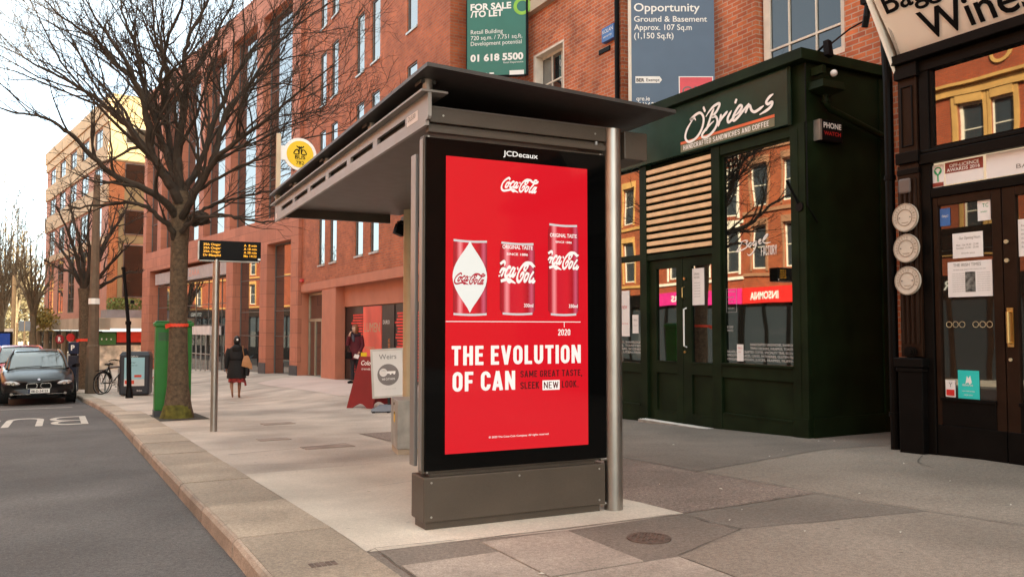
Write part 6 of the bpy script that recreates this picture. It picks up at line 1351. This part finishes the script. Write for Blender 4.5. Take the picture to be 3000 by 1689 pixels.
def head(parent, c, face, m_skin, m_hair, hair):
    """an ellipsoid skull with nose, brow, eyes, mouth, ears; face = unit direction it looks to"""
    f = Vector(face).normalized(); u = Vector((0, 0, 1)); s = f.cross(u)
    M_ = Matrix((( s.x, f.x, u.x, c[0]), (s.y, f.y, u.y, c[1]), (s.z, f.z, u.z, c[2]), (0, 0, 0, 1)))
    b = MB(); bmesh.ops.create_icosphere(b.bm, subdivisions=4, radius=1)
    for v in b.bm.verts:
        x, y, z = v.co; k = 1-.22*max(0, -z)*(1-.3*max(0, y)); p = Vector((x*.074*k, y*.094*(1-.08*max(0, -z)), z*.115))
        if y > .5:
            p.y += .020*math.exp(-((x*.074)/.012)**2-((z*.115+.022)/.020)**2)+.008*math.exp(-((x*.074)/.03)**2-((z*.115+.085)/.02)**2)
            p.y -= .006*(math.exp(-((x*.074-.031)/.014)**2-((z*.115-.006)/.012)**2)+math.exp(-((x*.074+.031)/.014)**2-((z*.115-.006)/.012)**2))
        v.co = M_ @ p
    h = obj('head', b, m_skin, parent, smooth=True)
    b = MB()
    for q in (-1, 1): b.disc(M_ @ Vector((q*.031, .082, .006)), .010, f, 10, .004, ry=.006)
    obj('eye', b, m_ink, h); b = MB(); b.disc(M_ @ Vector((0, .083, -.055)), .022, f, 12, .005, ry=.007); obj('mouth', b, mat('lips', (.35, .10, .08), .5), h)
    b = MB()
    for q in (-1, 1): bmesh.ops.create_uvsphere(b.bm, u_segments=8, v_segments=6, radius=1, matrix=M_ @ Matrix.Translation((q*.076, -.005, -.005)) @ Matrix.Diagonal((.010, .018, .030, 1)))
    obj('ear', b, m_skin, h, smooth=True)
    b = MB(); bmesh.ops.create_icosphere(b.bm, subdivisions=4, radius=1); rk_ = random.Random(3); kill = []
    for v in b.bm.verts:
        x, y, z = v.co
        if y > .42 and z < .50: kill.append(v)
        lo = hair if (z < 0) else 0
        p = Vector((x*.088*(1+.15*(lo > 0)*(-z)), y*.108-.008, z*.128+.004 if z > 0 else z*(.10+hair)))
        v.co = M_ @ (p+Vector((rk_.gauss(0, .002), rk_.gauss(0, .002), 0)))
    bmesh.ops.delete(b.bm, geom=kill, context='VERTS'); obj('hair', b, m_hair, parent, smooth=True)
def ell(cx, cy, z, a, b_, n=20, ph=0): return [(cx+a*math.cos(2*math.pi*k/n+ph), cy+b_*math.sin(2*math.pi*k/n+ph), z) for k in range(n)]
m_sk1 = mat('brown skin', (.26, .12, .065), .55); m_sk2 = mat('fair skin', (.52, .30, .21), .55); m_hairb = mat('black hair', (.012, .010, .010), .5); m_hairr = mat('auburn hair', (.20, .075, .03), .5)
m_coatb = mat('black coat', (.005, .0045, .005), .75, var=.3, vs_=8, bump=.3, bs=20); m_coatr = mat('maroon coat', (.085, .007, .014), .8, var=.2, vs_=8, bump=.3, bs=25); m_trou = mat('dark trousers', (.018, .016, .02), .8)
# woman walking away
p1 = gpt(695, 22.3)
w1 = thing('person', 'woman in a black coat and red patterned skirt walking away with a tan shoulder bag', 'person', p1, R(-14))
legs = [[(0, 0, .90, .10), (-.085, .0, .84, .085), (-.10, -.02, .60, .066), (-.12, .05, .48, .052), (-.115, -.12, .34, .050), (-.085, -.27, .22, .032), (-.08, -.30, .17, .030), (-.075, -.26, .09, .026), (-.07, -.24, .05, .018)],
        [(0, 0, .90, .10), (.085, .0, .84, .085), (.08, .05, .60, .066), (.075, .06, .47, .052), (.075, .04, .32, .050), (.07, .05, .12, .030), (.07, .04, .06, .034), (.075, .13, .03, .030), (.08, .19, .022, .022)],
        [(0, 0, .90, .10), (0, 0, 1.05, .105), (0, 0, 1.25, .115), (0, 0, 1.36, .06), (0, .01, 1.45, .045)],
        [(0, 0, 1.25, .115), (-.17, 0, 1.30, .052), (-.235, -.01, 1.02, .042), (-.255, .03, .80, .030)], [(0, 0, 1.25, .115), (.17, 0, 1.30, .052), (.245, .02, 1.05, .042), (.25, .22, .98, .030)]]
legs += hand((-.255, .03, .80), (-.1, .1, -1), (0, 1, 0)) + hand((.25, .22, .98), (0, 1, .05), (0, 0, 1))
skin_mesh('body', legs, m_sk1, w1)
head(w1, (0, .02, 1.535), (0, 1, -.05), m_sk1, m_hairb, .02)
b = MB(); b.loft([ell(0, 0, .54, .245, .185), ell(0, 0, .56, .25, .19), ell(0, 0, .78, .225, .175), ell(0, 0, .98, .205, .155), ell(0, 0, 1.06, .205, .15), ell(0, 0, 1.2, .225, .15), ell(0, 0, 1.30, .215, .125), ell(0, 0, 1.36, .15, .10), ell(0, 0, 1.40, .085, .08), ell(0, 0, 1.44, .075, .075)])
b.tube([(-.17, 0, 1.31), (-.225, -.01, 1.17), (-.25, -.01, 1.02), (-.262, .025, .80)], [.085, .078, .07, .055], 12); b.tube([(.17, 0, 1.31), (.235, .0, 1.18), (.26, .02, 1.05), (.255, .20, .985)], [.085, .078, .07, .055], 12)
ct = obj('coat', b, m_coatb, w1, smooth=True)
b = MB(); bmesh.ops.create_uvsphere(b.bm, u_segments=16, v_segments=10, radius=1, matrix=Matrix.Translation((0, -.10, 1.33)) @ Matrix.Diagonal((.13, .075, .10, 1))); obj('hood', b, m_coatb, ct, smooth=True)
b = MB(); b.loft([ell(0, 0, 1.05, .212, .158), ell(0, 0, 1.02, .212, .16)]); obj('belt', b, m_ink, ct)
mk = mat('red patterned skirt', (.20, .018, .016), .8, var=.95, vs_=11)
b = MB(); rs2 = []
for z, a in ((.60, .215), (.48, .220), (.43, .225)):
    rs2.append([(x*(1+.06*math.sin(5*k)), y*(1+.06*math.cos(4*k)), z+.012*math.sin(3*k)) for k, (x, y, _) in enumerate(ell(0.01, .0, z, a, .16))])
b.loft(rs2, cap=False); b.loft([[(.19, -.1, .5), (.24, -.08, .5), (.22, .05, .5)], [(.22, -.12, .33), (.27, -.09, .35), (.24, .04, .34)]]); obj('skirt', b, mk, w1)
b = MB(); bmesh.ops.create_uvsphere(b.bm, u_segments=8, v_segments=6, radius=.03, matrix=Matrix.Translation((.015, -.085, 1.56))); obj('hair_clip', b, m_inkw, w1)
bg1 = thing('shoulder_bag', 'tan leather tote bag hanging from the shoulder of the woman in black', 'bag', p1, R(-14))
b = MB(); b.loft([[(.13, -.14, .86), (.40, -.09, .77), (.41, -.0, .77), (.14, -.02, .86)], [(.15, -.155, .99), (.385, -.10, .91), (.39, -.02, .91), (.16, -.05, .99)], [(.19, -.12, 1.13), (.30, -.11, 1.14), (.30, -.08, 1.14), (.19, -.09, 1.13)]]); obj('body', b, mat('tan leather', (.42, .20, .085), .5, var=.15, vs_=6), bg1, bev=.012)
b = MB(); b.tube([(.19, -.11, 1.12), (.16, -.12, 1.28), (.15, -.02, 1.40), (.17, .1, 1.28), (.28, -.09, 1.12)], .009, 6); obj('strap', b, MATS['tan leather'], bg1)
hb1 = thing('folded_umbrella', 'dark folded umbrella tucked under the arm of the woman in black', 'umbrella', p1, R(-14))
b = MB(); b.tube([(.20, .05, 1.0), (.30, .12, 1.06), (.42, .20, 1.13)], [.02, .03, .012], 8); obj('canopy', b, mat('dark teal cloth', (.03, .05, .06), .7), hb1); b = MB(); b.tube([(.42, .20, 1.13), (.50, .25, 1.17), (.515, .26, 1.155)], .012, 6); obj('handle', b, m_ink, hb1)
b = MB(); b.loft([ell(.26, -.02, .60, .06, .12, 10), ell(.27, -.02, .72, .07, .13, 10), ell(.26, -.02, .84, .05, .10, 10)]); tag(obj('carrier_bag', b, m_coatb, None, True), 'black carrier bag held low at the right side of the woman in black', 'bag'); cbg = bpy.data.objects['carrier_bag']; cbg.location = p1; cbg.rotation_euler = (0, 0, R(-14))
# woman on the phone
p2_ = gpt(1042, 24.4)
w2 = thing('person', 'woman in a maroon coat standing with a phone at her ear by the red shop', 'person', p2_, R(-28))
fc = Vector((-.75, -.6, -.12))
bd = [[(0, 0, .92, .10), (-.075, .0, .86, .08), (-.08, -.01, .50, .055), (-.085, .02, .10, .036), (-.09, .02, .06, .036), (-.15, -.06, .035, .030), (-.19, -.10, .03, .022)],
      [(0, 0, .92, .10), (.075, .0, .86, .08), (.05, .04, .50, .055), (.03, .09, .10, .036), (.03, .09, .06, .036), (-.03, .01, .035, .030), (-.06, -.03, .03, .022)],
      [(0, 0, .92, .10), (0, 0, 1.1, .10), (0, 0, 1.30, .11), (0, 0, 1.41, .05), (-.01, -.01, 1.49, .045)],
      [(0, 0, 1.30, .11), (-.15, -.02, 1.36, .05), (-.22, -.06, 1.13, .042), (-.145, -.15, 1.42, .030)], [(0, 0, 1.30, .11), (.15, .0, 1.36, .05), (.20, -.01, 1.09, .042), (.13, -.12, .90, .030)]]
bd += hand((-.145, -.15, 1.42), (.35, .25, 1), (.3, -.8, 0), .8)+hand((.13, -.12, .90), (-.35, -.4, -.7), (0, -1, .3), .7)
skin_mesh('body', bd, m_sk2, w2)
head(w2, (-.02, -.03, 1.58), fc, m_sk2, m_hairr, .12)
b = MB(); b.tube([(-.075, 0, .88), (-.08, -.01, .50), (-.085, .02, .10)], [.088, .064, .05], 12); b.tube([(.075, 0, .88), (.05, .04, .50), (.03, .09, .10)], [.088, .064, .05], 12); obj('trousers', b, m_trou, w2, smooth=True)
b = MB()
for q in ([(-.085, .03, .05), (-.14, -.05, .045), (-.19, -.10, .035)], [(.03, .10, .05), (-.02, .02, .045), (-.065, -.035, .035)]): b.tube(q, [.046, .042, .03], 10)
obj('shoe', b, m_ink, w2, smooth=True)
b = MB(); b.loft([ell(0, 0, .70, .20, .15), ell(0, 0, .72, .205, .155), ell(0, 0, .92, .19, .145), ell(0, 0, 1.1, .172, .13), ell(0, 0, 1.25, .19, .13), ell(0, 0, 1.36, .18, .11), ell(0, 0, 1.42, .11, .085), ell(0, 0, 1.45, .07, .07)])
b.tube([(-.15, -.02, 1.37), (-.195, -.04, 1.25), (-.225, -.065, 1.14), (-.155, -.14, 1.38)], [.075, .07, .068, .05], 12); b.tube([(.15, 0, 1.37), (.185, 0, 1.22), (.205, -.01, 1.10), (.14, -.11, .92)], [.075, .07, .066, .05], 12); c2 = obj('coat', b, m_coatr, w2, smooth=True)
b = MB()
n_ = 20
b.tube([(.115*math.cos(2*math.pi*k/n_)-.0, .09*math.sin(2*math.pi*k/n_), 1.43-.03*math.cos(2*math.pi*k/n_+.9)) for k in range(n_+1)], .05, 8, cap=False); obj('fur_collar', b, mat('dark fur', (.035, .012, .018), .95, var=.5, vs_=30, bump=.8, bs=60), c2, smooth=True)
b = MB(); b.tube([(-.07, -.08, 1.44), (-.05, -.12, 1.34), (-.03, -.14, 1.22)], [.04, .05, .03], 10); obj('scarf', b, mat('grey scarf', (.07, .07, .09), .9), w2, smooth=True)
b = MB(); b.box(-.012, .012, -.035, .035, -.075, .075); ph = tag(obj('mobile_phone', b, m_ink, None, bev=.006), 'dark mobile phone held to the ear of the woman in maroon', 'phone')
b2_ = w2.matrix_basis.copy(); bpy.context.view_layer.update(); ph.matrix_world = w2.matrix_world @ Matrix.Translation((-.105, -.10, 1.53)) @ Matrix.Rotation(.5, 4, 'Z') @ Matrix.Rotation(-.25, 4, 'Y')
hbg = thing('handbag', 'black handbag hanging at the hip of the woman in maroon', 'bag', p2_, R(-28))
b = MB(); b.loft([[(-.27, -.17, .72), (-.08, -.20, .72), (-.08, -.10, .72), (-.27, -.08, .72)], [(-.26, -.16, .92), (-.09, -.19, .92), (-.09, -.13, .92), (-.26, -.11, .92)]]); obj('body', b, m_ink, hbg, bev=.015); b = MB(); b.tube([(-.25, -.14, .9), (-.21, -.10, 1.1), (-.2, -.06, 1.14), (-.12, -.16, .9)], .008, 6); obj('strap', b, m_ink, hbg)
pp_ = thing('papers', 'white papers held in the lowered hand of the woman in maroon', 'papers', p2_, R(-28))
b = MB(); b.prism([(.02, -.22, .86), (.16, -.24, .83), (.12, -.23, .72), (-.02, -.21, .76)], (0, .006, 0)); obj('sheet', b, m_paper, pp_)
b = MB(); b.box(.10, .22, -.21, -.17, .78, .94); tag(obj('yellow_folder', b, MATS['sign yellow'], None), 'small yellow card standing on top of the red A-board', 'card'); yf = bpy.data.objects['yellow_folder']; 
bpy.context.view_layer.update(); yf.matrix_world = Matrix.Translation(at(1066, 1043, 17.4)) @ Matrix.Rotation(R(-28), 4, 'Z') @ Matrix.Translation((-.16, .19, -.86))
